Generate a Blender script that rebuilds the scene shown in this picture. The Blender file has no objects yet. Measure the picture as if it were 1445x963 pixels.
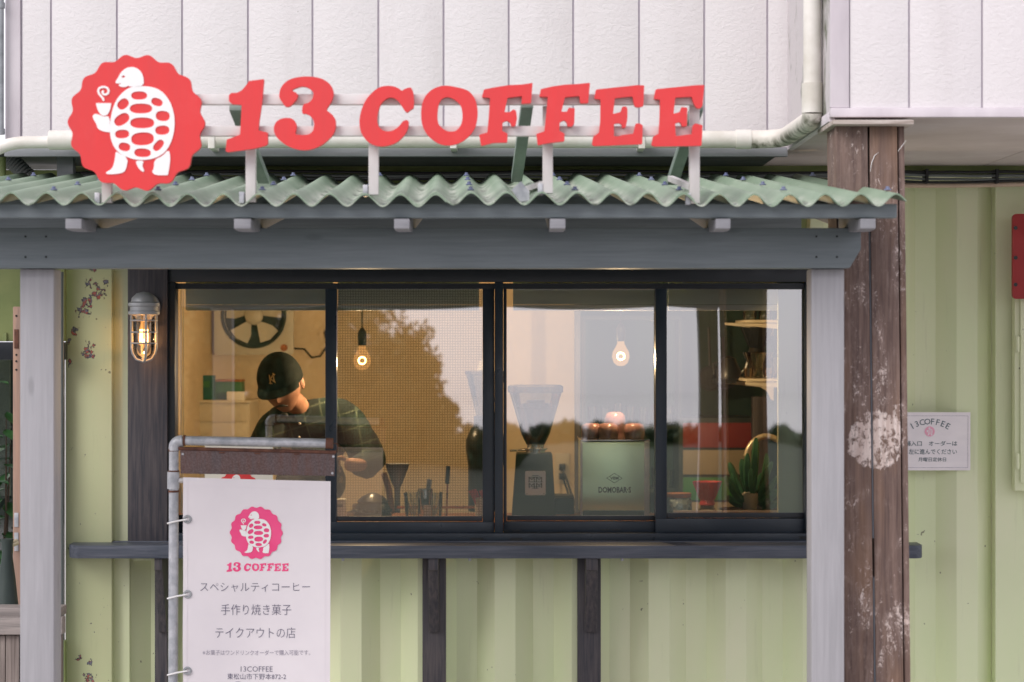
import bpy, bmesh, math, random
from mathutils import Vector, Matrix, noise
from mathutils.geometry import tessellate_polygon
random.seed(7)
SC = bpy.context.scene
COL = SC.collection
R = math.radians
F = 2880.0            # focal length in photo pixels
CY, CZ = -8.35, 1.7   # camera position; container wall is y = 0

# ------------------------------------------------------------------ camera, sky, sun, exposure
cam = bpy.data.cameras.new('camera'); camo = bpy.data.objects.new('camera', cam); COL.objects.link(camo)
camo.location = (0, CY, CZ); camo.rotation_euler = (R(90), 0, 0)
cam.sensor_width = 36; cam.lens = F/1445*36; cam.clip_end = 2000; cam.clip_start = .1
cam.dof.use_dof = True; cam.dof.focus_distance = 7.7; cam.dof.aperture_fstop = 2.9
SC.camera = camo
SC.view_settings.view_transform = 'Standard'; SC.view_settings.look = 'None'
SC.view_settings.exposure = 0.75; SC.view_settings.gamma = 1
SUN_EL, SUN_ROT = R(38), R(224)
w = bpy.data.worlds.new('World'); SC.world = w; w.use_nodes = True
nt = w.node_tree; nt.nodes.clear()
sky = nt.nodes.new('ShaderNodeTexSky'); sky.sky_type = 'NISHITA'; sky.sun_disc = False
sky.sun_elevation = SUN_EL; sky.sun_rotation = SUN_ROT; sky.air_density = 1.0; sky.dust_density = 1.0; sky.ozone_density = 1.0
hs = nt.nodes.new('ShaderNodeHueSaturation'); hs.inputs['Saturation'].default_value = .22
tint = nt.nodes.new('ShaderNodeMix'); tint.data_type = 'RGBA'; tint.blend_type = 'MULTIPLY'; tint.inputs['Factor'].default_value = 1
tint.inputs['B'].default_value = (1.0, .968, 1.0, 1)
bg = nt.nodes.new('ShaderNodeBackground'); bg.inputs['Strength'].default_value = .085
out = nt.nodes.new('ShaderNodeOutputWorld')
cloud = nt.nodes.new('ShaderNodeMix'); cloud.data_type = 'RGBA'; cloud.inputs['Factor'].default_value = .6   # even cloud cover over the clear sky
cloud.inputs['B'].default_value = (10.0, 10.0, 10.6, 1)
nt.links.new(sky.outputs[0], hs.inputs['Color']); nt.links.new(hs.outputs[0], cloud.inputs['A']); nt.links.new(cloud.outputs['Result'], tint.inputs['A'])
nt.links.new(tint.outputs['Result'], bg.inputs[0]); nt.links.new(bg.outputs[0], out.inputs[0])
sun = bpy.data.lights.new('sun', 'SUN'); sun.energy = 1.3; sun.angle = R(32); sun.color = (1, .96, .92)
suno = bpy.data.objects.new('sun', sun); COL.objects.link(suno)
# direction the light comes from: front, high, a little from the left
sd = Vector((-.70, -.72, .785)).normalized()
suno.rotation_euler = sd.to_track_quat('Z', 'Y').to_euler(); suno.location = (-3, -6, 8)
SC.cycles.use_denoising = True
SC.cycles.max_bounces = 10; SC.cycles.transparent_max_bounces = 24; SC.cycles.sample_clamp_indirect = 6
SC.cycles.caustics_reflective = False; SC.cycles.caustics_refractive = False

# ------------------------------------------------------------------ helpers
def X(px, D): return (px-722.5)/F*D
def Z(py, D): return CZ+(481.5-py)/F*D
def P(px, py, D): return Vector((X(px, D), D+CY, Z(py, D)))
def lin(c):
    c /= 255
    return c/12.92 if c <= .04045 else ((c+.055)/1.055)**2.4
def S(r, g, b): return (lin(r), lin(g), lin(b), 1)

def tag(o, label=None, cat=None, group=None, kind=None):
    if label: o['label'] = label
    if cat: o['category'] = cat
    if group: o['group'] = group
    if kind: o['kind'] = kind
    return o
WL = {}
def thing(name, label, cat, loc=(0, 0, 0), group=None):
    o = bpy.data.objects.new(name, None); COL.objects.link(o); o.location = loc; o.empty_display_size = .05
    WL[o.name] = Vector(loc)
    return tag(o, label, cat, group)

class MB:
    def __init__(s): s.v = []; s.f = []; s.sm = []
    def add(s, vs, fs, smooth=False):
        b = len(s.v); s.v += [tuple(v) for v in vs]
        for f in fs: s.f.append([b+i for i in f]); s.sm.append(smooth)
        return s
    def box(s, x0, x1, y0, y1, z0, z1, M=None):
        vs = [Vector((x, y, z)) for x in (x0, x1) for y in (y0, y1) for z in (z0, z1)]
        if M: vs = [M@v for v in vs]
        return s.add(vs, [(0, 1, 3, 2), (4, 6, 7, 5), (0, 4, 5, 1), (2, 3, 7, 6), (0, 2, 6, 4), (1, 5, 7, 3)])
    def pbox(s, p0, q0, p1, q1, D, depth):      # front face measured in the photo at distance D
        return s.box(X(p0, D), X(p1, D), D+CY, D+CY+depth, Z(q1, D), Z(q0, D))
    def hexa(s, c):                              # 8 corners: front bl br tr tl, back bl br tr tl
        return s.add(c, [(0, 1, 2, 3), (5, 4, 7, 6), (4, 0, 3, 7), (1, 5, 6, 2), (3, 2, 6, 7), (4, 5, 1, 0)])
    def tube(s, pts, r, n=12, cap=True):
        pts = [Vector(p) for p in pts]; N = len(pts)
        rr = r if isinstance(r, (list, tuple)) else [r]*N
        t0 = (pts[1]-pts[0]).normalized()
        a = t0.orthogonal().normalized(); vs = []
        for i, p in enumerate(pts):
            t = (pts[min(i+1, N-1)]-pts[max(i-1, 0)]).normalized()
            a = (a-t*a.dot(t)).normalized(); b = t.cross(a)
            for k in range(n):
                an = 2*math.pi*k/n
                vs.append(p+(a*math.cos(an)+b*math.sin(an))*rr[i])
        fs = [(i*n+k, i*n+(k+1) % n, (i+1)*n+(k+1) % n, (i+1)*n+k) for i in range(N-1) for k in range(n)]
        s.add(vs, fs, True)
        if cap:
            b = len(s.v)-len(vs)
            s.f.append([b+k for k in range(n)][::-1]); s.sm.append(False)
            s.f.append([b+(N-1)*n+k for k in range(n)]); s.sm.append(False)
        return s
    def lathe(s, prof, c, n=24, sx=1, sy=1, M=None):  # prof: (r, z) list round the vertical axis
        c = Vector(c); vs = []
        for r, z in prof:
            for k in range(n):
                a = 2*math.pi*k/n; v = Vector((r*math.cos(a)*sx, r*math.sin(a)*sy, z))
                if M: v = M@v
                vs.append(c+v)
        N = len(prof)
        fs = [(i*n+k, i*n+(k+1) % n, (i+1)*n+(k+1) % n, (i+1)*n+k) for i in range(N-1) for k in range(n)]
        b = len(s.v)
        s.add(vs, fs, True)
        if prof[0][0] > 1e-5: s.f.append([b+k for k in range(n)][::-1]); s.sm.append(False)
        if prof[-1][0] > 1e-5: s.f.append([b+(N-1)*n+k for k in range(n)]); s.sm.append(False)
        return s
    def ball(s, c, rx, ry=None, rz=None, n=16, m=10, M=None):
        ry = rx if ry is None else ry; rz = rx if rz is None else rz
        prof = [(max(1e-6, math.sin(math.pi*i/m)), -math.cos(math.pi*i/m)) for i in range(m+1)]
        T = Matrix.Diagonal((rx, ry, rz)).to_3x3()
        if M: T = M.to_3x3()@T
        return s.lathe(prof, c, n, M=T)
    def plate(s, loops, y0, y1):                 # loops of (x, z): outer loop first, then holes
        L = [[Vector((x, 0, z)) for x, z in lp] for lp in loops]
        flat = [v for lp in L for v in lp]
        tri = tessellate_polygon([[Vector((v.x, v.z, 0)) for v in lp] for lp in L])
        n = len(flat); vs = [(v.x, y0, v.z) for v in flat]+[(v.x, y1, v.z) for v in flat]
        fs = []
        for a, b, c in tri:
            u = flat[b]-flat[a]; w_ = flat[c]-flat[a]
            if u.x*w_.z-u.z*w_.x < 0: b, c = c, b
            fs += [(a, b, c), (a+n, c+n, b+n)]
        o = 0
        for lp in L:
            m = len(lp)
            for i in range(m):
                j = (i+1) % m; fs.append((o+i, o+i+n, o+j+n, o+j))
            o += m
        return s.add(vs, fs)
    def prism_x(s, poly, x0, x1):                # poly of (y, z) extruded along x
        n = len(poly)
        vs = [(x0, y, z) for y, z in poly]+[(x1, y, z) for y, z in poly]
        fs = [tuple(range(n))[::-1], tuple(range(n, 2*n))]
        fs += [(i, (i+1) % n, n+(i+1) % n, n+i) for i in range(n)]
        return s.add(vs, fs)
    def build(s, name, m, parent=None, bevel=0, seg=2, label=None, recalc=True, angle=40):
        off = WL[parent.name] if parent else Vector((0, 0, 0))
        me = bpy.data.meshes.new(name)
        me.from_pydata([tuple(Vector(v)-off) for v in s.v], [], s.f)
        for p, k in zip(me.polygons, s.sm): p.use_smooth = k
        if recalc or bevel:
            bm = bmesh.new(); bm.from_mesh(me)
            if recalc: bmesh.ops.recalc_face_normals(bm, faces=bm.faces)
            if bevel:
                es = [e for e in bm.edges if len(e.link_faces) == 2 and e.calc_face_angle(0) > R(30)]
                nb_ = bmesh.ops.bevel(bm, geom=es, offset=bevel, segments=seg, profile=.6, affect='EDGES', clamp_overlap=True)
                for f in bm.faces: f.smooth = min(e.calc_length() for e in f.edges) < bevel*1.3 and len(f.edges) == 4
            bm.to_mesh(me); bm.free()
        if hasattr(me, 'set_sharp_from_angle'): me.set_sharp_from_angle(angle=R(angle))
        for mm in (m if isinstance(m, list) else [m]): me.materials.append(mm)
        o = bpy.data.objects.new(name, me); COL.objects.link(o)
        if parent: o.parent = parent
        WL[o.name] = off
        if label: o['label'] = label
        return o
def box(*a): return MB().box(*a)
def pbox(*a): return MB().pbox(*a)
def solo(o, label, cat, group=None): return tag(o, label, cat, group)

# ------------------------------------------------------------------ materials
MATS = {}
class NT:
    def __init__(s, name):
        s.m = bpy.data.materials.new(name); s.m.use_nodes = True; s.t = s.m.node_tree; s.t.nodes.clear()
        s.out = s.n('ShaderNodeOutputMaterial')
    def n(s, k, **kw):
        nd = s.t.nodes.new(k)
        for a, b in kw.items(): setattr(nd, a, b)
        return nd
    def set(s, sock, v):
        if isinstance(v, bpy.types.NodeSocket): s.t.links.new(v, sock)
        else: sock.default_value = v
    def coords(s, scale=(1, 1, 1), rand=True):
        tc = s.n('ShaderNodeTexCoord'); mp = s.n('ShaderNodeMapping')
        s.set(mp.inputs['Scale'], scale); v = tc.outputs['Object']
        if rand:
            oi = s.n('ShaderNodeObjectInfo'); vm = s.n('ShaderNodeVectorMath', operation='MULTIPLY_ADD')
            s.set(vm.inputs[0], oi.outputs['Random']); vm.inputs[1].default_value = (31, 17, 23); s.set(vm.inputs[2], v); v = vm.outputs[0]
        s.set(mp.inputs['Vector'], v); return mp.outputs[0]
    def noise(s, vec, scale=5, detail=4, rough=.55, dist=0):
        nd = s.n('ShaderNodeTexNoise'); s.set(nd.inputs['Vector'], vec); nd.inputs['Scale'].default_value = scale
        nd.inputs['Detail'].default_value = detail; nd.inputs['Roughness'].default_value = rough; nd.inputs['Distortion'].default_value = dist
        return nd.outputs[0]
    def rng(s, v, a, b, lo=0, hi=1):
        nd = s.n('ShaderNodeMapRange'); s.set(nd.inputs[0], v)
        for i, q in enumerate((a, b, lo, hi)): nd.inputs[i+1].default_value = q
        return nd.outputs[0]
    def math(s, op, a, b=0.0):
        nd = s.n('ShaderNodeMath', operation=op); s.set(nd.inputs[0], a); s.set(nd.inputs[1], b); return nd.outputs[0]
    def mix(s, f, a, b):
        nd = s.n('ShaderNodeMix', data_type='RGBA'); s.set(nd.inputs['Factor'], f); s.set(nd.inputs['A'], a); s.set(nd.inputs['B'], b)
        return nd.outputs['Result']
    def bump(s, h, strength=.3, dist=.002, nrm=None):
        nd = s.n('ShaderNodeBump'); s.set(nd.inputs['Height'], h); nd.inputs['Strength'].default_value = strength
        nd.inputs['Distance'].default_value = dist
        if nrm: s.set(nd.inputs['Normal'], nrm)
        return nd.outputs[0]
    def bsdf(s, col, rough=.5, metal=0, nrm=None, **kw):
        b = s.n('ShaderNodeBsdfPrincipled'); s.set(b.inputs['Base Color'], col); s.set(b.inputs['Roughness'], rough)
        s.set(b.inputs['Metallic'], metal)
        if nrm: s.set(b.inputs['Normal'], nrm)
        for k, v in kw.items(): s.set(b.inputs[k.replace('_', ' ')], v)
        s.t.links.new(b.outputs[0], s.out.inputs[0]); return b
    def sep(s, vec):
        nd = s.n('ShaderNodeSeparateXYZ'); s.set(nd.inputs[0], vec); return nd.outputs
    def spots(s, vec, pts, power=1.0):           # soft mask round a few points (x, y, z, radius)
        acc = None
        for x, y, z, r in pts:
            d = s.n('ShaderNodeVectorMath', operation='DISTANCE'); s.set(d.inputs[0], vec); d.inputs[1].default_value = (x, y, z)
            k = s.rng(d.outputs['Value'], r, r*.2)
            acc = k if acc is None else s.math('MAXIMUM', acc, k)
        return acc

def paint(name, col, col2=None, rough=.5, scale=6, stretch=(1, 1, 1), lo=.35, hi=.65, bump=.15, bscale=60, bstretch=(1, 1, 1), metal=0, spec=.5, dist=.002):
    t = NT(name); v = t.coords(stretch)
    c = col if col2 is None else t.mix(t.rng(t.noise(v, scale, 6), lo, hi), col, col2)
    nrm = t.bump(t.noise(t.coords(bstretch), bscale, 4), bump, dist) if bump else None
    r = t.rng(t.noise(v, scale*2.3, 3), .3, .7, max(0, rough-.08), min(1, rough+.08))
    t.bsdf(c, r, metal, nrm, Specular_IOR_Level=spec)
    MATS[name] = t.m; return t.m

M = {}
# textured cement siding
t = NT('siding'); v = t.coords((1, 1, 1.35))
h = t.math('ADD', t.noise(v, 55, 5, .6, .6), t.math('MULTIPLY', t.noise(v, 14, 2), .5))
stain = t.rng(t.noise(t.coords((3, 3, .6)), 2.2, 6, .6), .55, .85)
c = t.mix(t.math('MULTIPLY', stain, .35), S(228, 223, 225), S(196, 188, 188))
specks = t.rng(t.noise(t.coords((1, 1, .8)), 22, 3, .6), .76, .80)
c = t.mix(t.math('MULTIPLY', specks, .6), c, S(120, 112, 100))
t.bsdf(c, .75, 0, t.bump(h, .42, .006)); M['siding'] = t.m
M['groove'] = paint('groove', S(200, 192, 202), rough=.8, bump=0)
M['trim'] = paint('trim', S(218, 210, 216), S(196, 187, 194), .6, 3, (2, 2, .6))
# mossy return wall
t = NT('mossy_siding'); v = t.coords((1, 1, .45))
c = t.mix(t.rng(t.noise(v, 9, 7, .65), .52, .66), S(196, 190, 192), S(88, 94, 70))
t.bsdf(c, .8, 0, t.bump(t.noise(t.coords(), 50, 4), .5, .005)); M['mossy'] = t.m
M['soffit'] = paint('soffit', S(206, 198, 198), S(186, 176, 174), .7, 2.5, (1, 1, 1), bump=.1)
M['flashing'] = paint('flashing', S(150, 152, 158), S(120, 124, 128), .4, 5, (.5, 1, 4))
t = NT('pvc_pipe'); v = t.coords((1, 1, 1))
c = t.mix(t.rng(t.noise(v, 5, 6, .6), .45, .75), S(226, 222, 216), S(196, 190, 178))
z = t.sep(t.n('ShaderNodeTexCoord').outputs['Normal'])[2]
t.bsdf(c, .45); M['pvc'] = t.m
t = NT('mossy_pvc'); v = t.coords((1, 1, 1))
z = t.sep(t.n('ShaderNodeTexCoord').outputs['Normal'])[2]
moss = t.math('MULTIPLY', t.rng(z, .2, -.6), t.rng(t.noise(v, 14, 6, .65), .42, .56))
c = t.mix(t.math('MULTIPLY', moss, .85), S(222, 216, 208), S(86, 88, 66)); t.bsdf(c, .5); M['pvc_moss'] = t.m
# green container paint with chips
def green_paint(name, a, b, chips=None, chipscale=34, thr=.5):
    t = NT(name); v = t.coords((1, 1, .35), rand=False)
    c = t.mix(t.rng(t.noise(v, 3.5, 6, .6), .35, .7), a, b)
    c = t.mix(t.math('MULTIPLY', t.rng(t.noise(t.coords((6, 6, .5), False), 7, 5, .6), .60, .80), .22), c, S(150, 156, 122))
    sp = t.rng(t.noise(t.coords((1, 1, 1), False), 26, 2, .5), .745, .765)
    c = t.mix(t.math('MULTIPLY', sp, .75), c, S(92, 88, 70))
    nr = t.bump(t.noise(t.coords((1, 1, .3), False), 40, 4), .12, .002)
    if chips:
        tc = t.n('ShaderNodeTexCoord').outputs['Object']
        mk = t.spots(tc, chips)
        nz = t.noise(t.coords((1, 1, .8), False), chipscale, 4, .65)
        k = t.math('ADD', nz, t.math('MULTIPLY', mk, .28))
        ch = t.rng(k, thr+.20, thr+.21)
        inner = t.rng(k, thr+.255, thr+.27)
        ic = t.mix(t.rng(t.noise(t.coords((1, 1, 1), False), 45, 2), .44, .52), S(120, 124, 138), S(182, 100, 86))
        c = t.mix(ch, c, t.mix(inner, S(52, 55, 76), ic))
        nr = t.bump(t.math('SUBTRACT', 1.0, ch), .6, .002, nr)
    t.bsdf(c, .42, 0, nr); return t.m
M['green'] = green_paint('green_container_paint', S(219, 229, 186), S(226, 229, 195))
M['green_dk'] = paint('green_old_paint', S(120, 138, 84), S(150, 160, 104), .5, 4)
M['roof'] = None
t = NT('roof_sheet'); v = t.coords((1, .5, 1), False); so_ = t.sep(t.coords((1, 1, 1), False))
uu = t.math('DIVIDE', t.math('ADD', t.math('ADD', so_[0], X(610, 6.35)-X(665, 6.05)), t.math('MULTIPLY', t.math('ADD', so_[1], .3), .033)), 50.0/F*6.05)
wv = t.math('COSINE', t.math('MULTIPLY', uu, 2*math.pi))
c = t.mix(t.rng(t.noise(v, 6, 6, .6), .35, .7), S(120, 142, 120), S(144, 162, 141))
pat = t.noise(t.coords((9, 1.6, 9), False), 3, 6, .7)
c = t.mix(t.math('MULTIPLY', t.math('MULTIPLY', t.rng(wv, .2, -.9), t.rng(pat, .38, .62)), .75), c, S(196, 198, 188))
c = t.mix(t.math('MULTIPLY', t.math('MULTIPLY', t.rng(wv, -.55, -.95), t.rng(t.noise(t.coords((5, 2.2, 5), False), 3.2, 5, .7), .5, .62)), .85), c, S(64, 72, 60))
c = t.mix(t.math('MULTIPLY', t.rng(t.noise(v, 30, 5, .7), .62, .72), .5), c, S(98, 112, 96))
t.bsdf(c, .5, 0, t.bump(t.noise(v, 60, 3), .15, .001)); M['roof'] = t.m
M['screw'] = paint('screw_cap', S(96, 104, 140), S(120, 126, 150), .5, 40, bump=0)
M['steel_white'] = paint('white_square_tube', S(216, 213, 213), S(196, 192, 190), .5, 6)
M['steel_green'] = paint('weathered_brace', S(132, 146, 138), S(104, 120, 112), .55, 5, (1, 1, .5))
M['red'] = paint('red_sign_face', S(228, 66, 72), S(222, 60, 66), .4, 3, bump=0)
t = NT('red_sign_face'); v = t.coords((7, 7, .8))
c = t.mix(t.rng(t.noise(v, 2.2, 6, .65), .35, .75), S(222, 58, 60), S(212, 62, 64))
c = t.mix(t.math('MULTIPLY', t.rng(t.noise(t.coords((1, 1, 1)), 5, 6, .7), .55, .8), .22), c, S(232, 108, 106))
t.bsdf(c, .42, 0); M['red'] = t.m
M['white_vinyl'] = paint('white_vinyl', S(240, 238, 238), rough=.45, bump=0)
def grain(name, a, b, rough=.6, knots=True, k=1.0, axis='z', spec=.4, bump=.35):
    st = {'z': (14, 14, .7), 'x': (.7, 14, 14)}[axis]
    t = NT(name); v = t.coords(st)
    g = t.noise(v, 5*k, 7, .62, .5)
    c = t.mix(t.rng(g, .36, .66), a, b)
    big = t.rng(t.noise(t.coords((1.5, 1.5, 1.5)), 2.2, 4), .4, .7)
    c = t.mix(t.math('MULTIPLY', big, .35), c, a)
    if knots:
        kv = t.n('ShaderNodeTexVoronoi'); kv.inputs['Scale'].default_value = 1
        ks = (9, 9, 3) if axis == 'z' else (3, 9, 9)
        t.set(kv.inputs['Vector'], t.coords(ks))
        kn = t.rng(kv.outputs['Distance'], .11, .05)
        c = t.mix(t.math('MULTIPLY', kn, .45), c, tuple(q*.6 for q in a[:3])+(1,))
    t.bsdf(c, rough, 0, t.bump(g, bump, .0025), Specular_IOR_Level=spec); return t.m
M['grey_wood'] = grain('grey_painted_wood', S(152, 151, 155), S(165, 163, 168), .6)
M['rafter'] = grain('grey_painted_rafter', S(132, 132, 138), S(146, 146, 152), .6, axis='x')
M['grey_beam'] = grain('grey_painted_beam', S(103, 112, 117), S(117, 125, 130), .5, axis='x')
M['dark_wood'] = grain('dark_stained_wood', S(58, 58, 66), S(92, 86, 88), .5, k=1.2)
M['dark_shelf'] = grain('dark_painted_shelf', S(64, 71, 84), S(98, 102, 114), .42, axis='x')
M['old_wood'] = grain('weathered_bare_wood', S(176, 142, 124), S(150, 128, 118), .8)
M['grey_old'] = grain('silvered_wood', S(118, 112, 110), S(160, 150, 146), .8, axis='x')
M['grey_plank'] = grain('silvered_plank', S(96, 86, 82), S(150, 138, 132), .85)
# brown post with flaked white paint
t = NT('flaking_brown_wood')
g = t.noise(t.coords((16, 16, .6)), 5, 7, .62, .5)
c = t.mix(t.rng(g, .35, .68), S(84, 66, 61), S(126, 104, 95))
c = t.mix(t.math('MULTIPLY', t.rng(t.noise(t.coords((5, 5, .8)), 2.4, 4), .5, .75), .5), c, S(150, 116, 90))
tc = t.n('ShaderNodeTexCoord').outputs['Object']
zz = t.sep(tc)[2]
fl = t.noise(t.coords((1.5, 1.5, .9), False), 56, 10, .84, .5)
band = t.noise(t.coords((1.1, 1.1, .75), False), 8, 4, .65, 1.1)
PB = [(.145, -.02, Z(622, 6.5), .115)]
edge = t.math('ADD', t.math('MULTIPLY', fl, 1.0), t.math('MULTIPLY', t.rng(band, .42, .74), .19))
patch = t.spots(tc, [(X(1236, 6.5), 6.5+CY, Z(622, 6.5), .105)])
edge = t.math('ADD', edge, t.math('MULTIPLY', t.rng(t.math('ADD', patch, t.math('MULTIPLY', t.noise(tc, 16, 3), .25)), .16, .36), .165))
fk = t.rng(edge, .652, .685)
scuff = t.math('MULTIPLY', t.rng(band, .40, .66), t.rng(t.noise(t.coords((3.2, 3.2, .55), False), 26, 8, .75, .8), .46, .66))
c = t.mix(t.math('MULTIPLY', scuff, .5), c, S(186, 166, 158))
c = t.mix(fk, c, t.mix(t.rng(g, .4, .6), S(222, 208, 202), S(196, 176, 168)))
t.bsdf(c, .75, 0, t.bump(t.math('ADD', t.math('MULTIPLY', fk, .6), g), .5, .002)); M['brown'] = t.m
M['caulk'] = paint('grey_sealant', S(112, 118, 128), rough=.5, bump=0)
M['cap_wood'] = grain('weathered_cap', S(206, 196, 190), S(130, 112, 100), .8, axis='x')
M['alu'] = paint('dark_aluminium', S(24, 36, 48), S(29, 42, 54), .35, 6, bump=.03, spec=.5)
M['alu_dk'] = paint('black_aluminium', S(22, 28, 36), rough=.4, bump=0)
M['blind'] = paint('roller_blind', S(222, 234, 232), S(228, 238, 236), .8, 3, bump=.1, bscale=300)
M['blind_bar'] = paint('blind_bar', S(240, 242, 246), rough=.5, bump=0)
# window glass: mirror reflection over clear transmission
def glass(name, refl=.16, tr=(1, 1, 1, 1), ior=1.9):
    t = NT(name); a = t.n('ShaderNodeBsdfTransparent'); a.inputs[0].default_value = tr
    g = t.n('ShaderNodeBsdfGlossy'); g.inputs['Roughness'].default_value = .015; g.inputs[0].default_value = (1, 1, 1, 1)
    fr = t.n('ShaderNodeFresnel'); fr.inputs[0].default_value = ior
    mx = t.n('ShaderNodeMixShader'); t.set(mx.inputs[0], t.math('ADD', fr.outputs[0], refl)); t.set(mx.inputs[1], a.outputs[0]); t.set(mx.inputs[2], g.outputs[0])
    t.t.links.new(mx.outputs[0], t.out.inputs[0]); return t.m
M['pane'] = glass('window_glass', .26, (.93, .96, .94, 1), 1.9)
M['clear'] = glass('clear_glass', .02, (.93, .94, .92, 1), 1.5)
M['amber'] = glass('amber_glass', .02, (.98, .88, .72, 1), 1.5)
t = NT('lit_bulb_glass'); a = t.n('ShaderNodeBsdfTransparent'); a.inputs[0].default_value = (.98, .88, .72, 1)
e = t.n('ShaderNodeEmission'); e.inputs[0].default_value = (1, .52, .2, 1); e.inputs[1].default_value = .2
ad = t.n('ShaderNodeAddShader'); t.set(ad.inputs[0], a.outputs[0]); t.set(ad.inputs[1], e.outputs[0]); t.t.links.new(ad.outputs[0], t.out.inputs[0]); M['litbulb'] = t.m
M['smoke'] = glass('smoky_plastic', .03, (.62, .64, .68, 1), 1.5)
M['pinkglass'] = None
t = NT('pink_cup_glaze'); t.bsdf(S(150, 106, 98), .25, 0, None, Coat_Weight=.6); M['pinkglass'] = t.m
# insect screen: woven threads, clear between
t = NT('insect_screen'); v = t.coords((1, 1, 1), False); sp = t.sep(v)
px = t.math('FRACT', t.math('MULTIPLY', sp[0], 93.0)); pz = t.math('FRACT', t.math('MULTIPLY', sp[2], 93.0))
thr = t.math('MAXIMUM', t.math('LESS_THAN', px, .30), t.math('LESS_THAN', pz, .30))
a = t.n('ShaderNodeBsdfTransparent'); d = t.n('ShaderNodeBsdfDiffuse'); d.inputs[0].default_value = S(84, 92, 88)
mx = t.n('ShaderNodeMixShader'); t.set(mx.inputs[0], t.math('ADD', t.math('MULTIPLY', thr, .16), .10)); t.set(mx.inputs[1], a.outputs[0]); t.set(mx.inputs[2], d.outputs[0])
t.t.links.new(mx.outputs[0], t.out.inputs[0]); M['screen'] = t.m
def emit(name, col, st):
    t = NT(name); e = t.n('ShaderNodeEmission'); e.inputs[0].default_value = col; e.inputs[1].default_value = st
    t.t.links.new(e.outputs[0], t.out.inputs[0]); return t.m
M['filament'] = emit('glowing_filament', (1, .58, .22, 1), 14)
M['lantern_glow'] = emit('lantern_filament', (1, .62, .28, 1), 7)
M['galv'] = paint('galvanised_steel', S(196, 197, 202), S(158, 161, 168), .42, 30, metal=.25, bump=.1)
M['cast'] = paint('cast_aluminium', S(176, 178, 182), S(150, 153, 158), .42, 12, metal=.25, bump=.2, bscale=120)
M['rust'] = paint('rusty_joint', S(112, 72, 56), S(80, 50, 40), .8, 40)
t = NT('rusted_plate'); v = t.coords((9, 9, .9))
k = t.rng(t.noise(v, 5, 6, .7), .35, .7); fine = t.rng(t.noise(t.coords((1, 1, 1)), 150, 3, .7), .35, .7)
c = t.mix(k, S(84, 72, 72), S(98, 62, 48)); c = t.mix(t.math('MULTIPLY', fine, .55), c, S(126, 112, 116))
t.bsdf(c, .7, 0, t.bump(fine, .5, .0015)); M['rustplate'] = t.m
t = NT('banner_cloth'); v = t.coords((1, 1, 1), False)
c = t.mix(t.rng(t.noise(v, 3, 4), .4, .7), S(242, 236, 240), S(234, 228, 233))
b = t.n('ShaderNodeBsdfDiffuse'); t.set(b.inputs[0], c); t.set(b.inputs['Normal'], t.bump(t.noise(t.coords((1, 1, 1), False), 260, 2), .1, .0006))
tl = t.n('ShaderNodeBsdfTranslucent'); t.set(tl.inputs[0], c); mx = t.n('ShaderNodeMixShader'); mx.inputs[0].default_value = .12
t.set(mx.inputs[1], b.outputs[0]); t.set(mx.inputs[2], tl.outputs[0]); t.t.links.new(mx.outputs[0], t.out.inputs[0]); M['cloth'] = t.m
M['pink'] = paint('pink_print', S(236, 66, 128), S(242, 84, 140), .6, 8, bump=0)
M['pale_pink'] = paint('faded_pink_print', S(240, 172, 196), rough=.7, bump=0)
M['ink'] = paint('grey_ink', S(92, 88, 112), rough=.7, bump=0)
M['ink_soft'] = paint('faint_ink', S(160, 154, 168), rough=.7, bump=0)
M['ink_green'] = paint('slate_ink', S(72, 96, 104), rough=.7, bump=0)
M['paper'] = paint('white_paper', S(244, 238, 241), S(236, 230, 234), .7, 7, (1, 1, 3), bump=.25, bscale=9, dist=.004)
M['redboard'] = paint('dull_red_paint', S(168, 44, 44), S(150, 36, 38), .5, 5)
M['black'] = paint('black_plastic', S(26, 30, 32), rough=.35, bump=0)
M['black_matte'] = paint('black_rubber', S(30, 32, 34), rough=.7, bump=0)
M['cable_grey'] = paint('grey_cable', S(96, 104, 104), rough=.5, bump=0)
M['beige_pipe'] = paint('beige_conduit', S(196, 176, 156), S(180, 160, 140), .5, 8)
M['plaster'] = paint('warm_plaster', S(226, 206, 174), S(216, 196, 164), .8, 2.5, bump=.1)
M['ceil'] = paint('ceiling_paint', S(200, 176, 140), rough=.8, bump=0)
M['floor_in'] = grain('interior_boards', S(110, 80, 56), S(132, 96, 66), .6, axis='x')
M['cream'] = paint('cream_laminate', S(216, 206, 182), S(208, 196, 172), .5, 4, bump=0)
M['fanplate'] = paint('ivory_plastic', S(196, 192, 176), rough=.45, bump=0)
M['fandark'] = paint('dark_duct', S(26, 44, 40), rough=.6, bump=0)
M['book'] = paint('dark_green_box', S(20, 84, 74), S(26, 92, 80), .5, 6, bump=0)
M['tin'] = paint('green_card_box', S(44, 104, 60), S(60, 116, 70), .5, 6, bump=0)
M['card'] = paint('white_card', S(226, 222, 210), rough=.6, bump=0)
M['wood'] = grain('warm_timber', S(176, 116, 70), S(146, 92, 54), .55)
M['steel'] = None
t = NT('reflection_tinted_steel'); t.bsdf((.52, .70, .50, 1), .28, .7); M['steel'] = t.m  # green base colour paints in the reflection of grass and trees
M['chrome'] = paint('chrome', S(210, 210, 212), rough=.12, bump=0, metal=1.0)
M['brass'] = paint('brushed_steel', S(206, 192, 164), rough=.3, bump=0, metal=.5)
M['grinder'] = paint('black_green_enamel', S(12, 28, 27), S(15, 32, 30), .45, 4, bump=0, spec=.25)
M['beans'] = paint('coffee_beans', S(46, 34, 30), S(28, 20, 18), .5, 70, bump=.8, bscale=90, dist=.006)
M['copper'] = paint('copper', S(190, 128, 92), rough=.3, bump=0, metal=.9)
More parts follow.
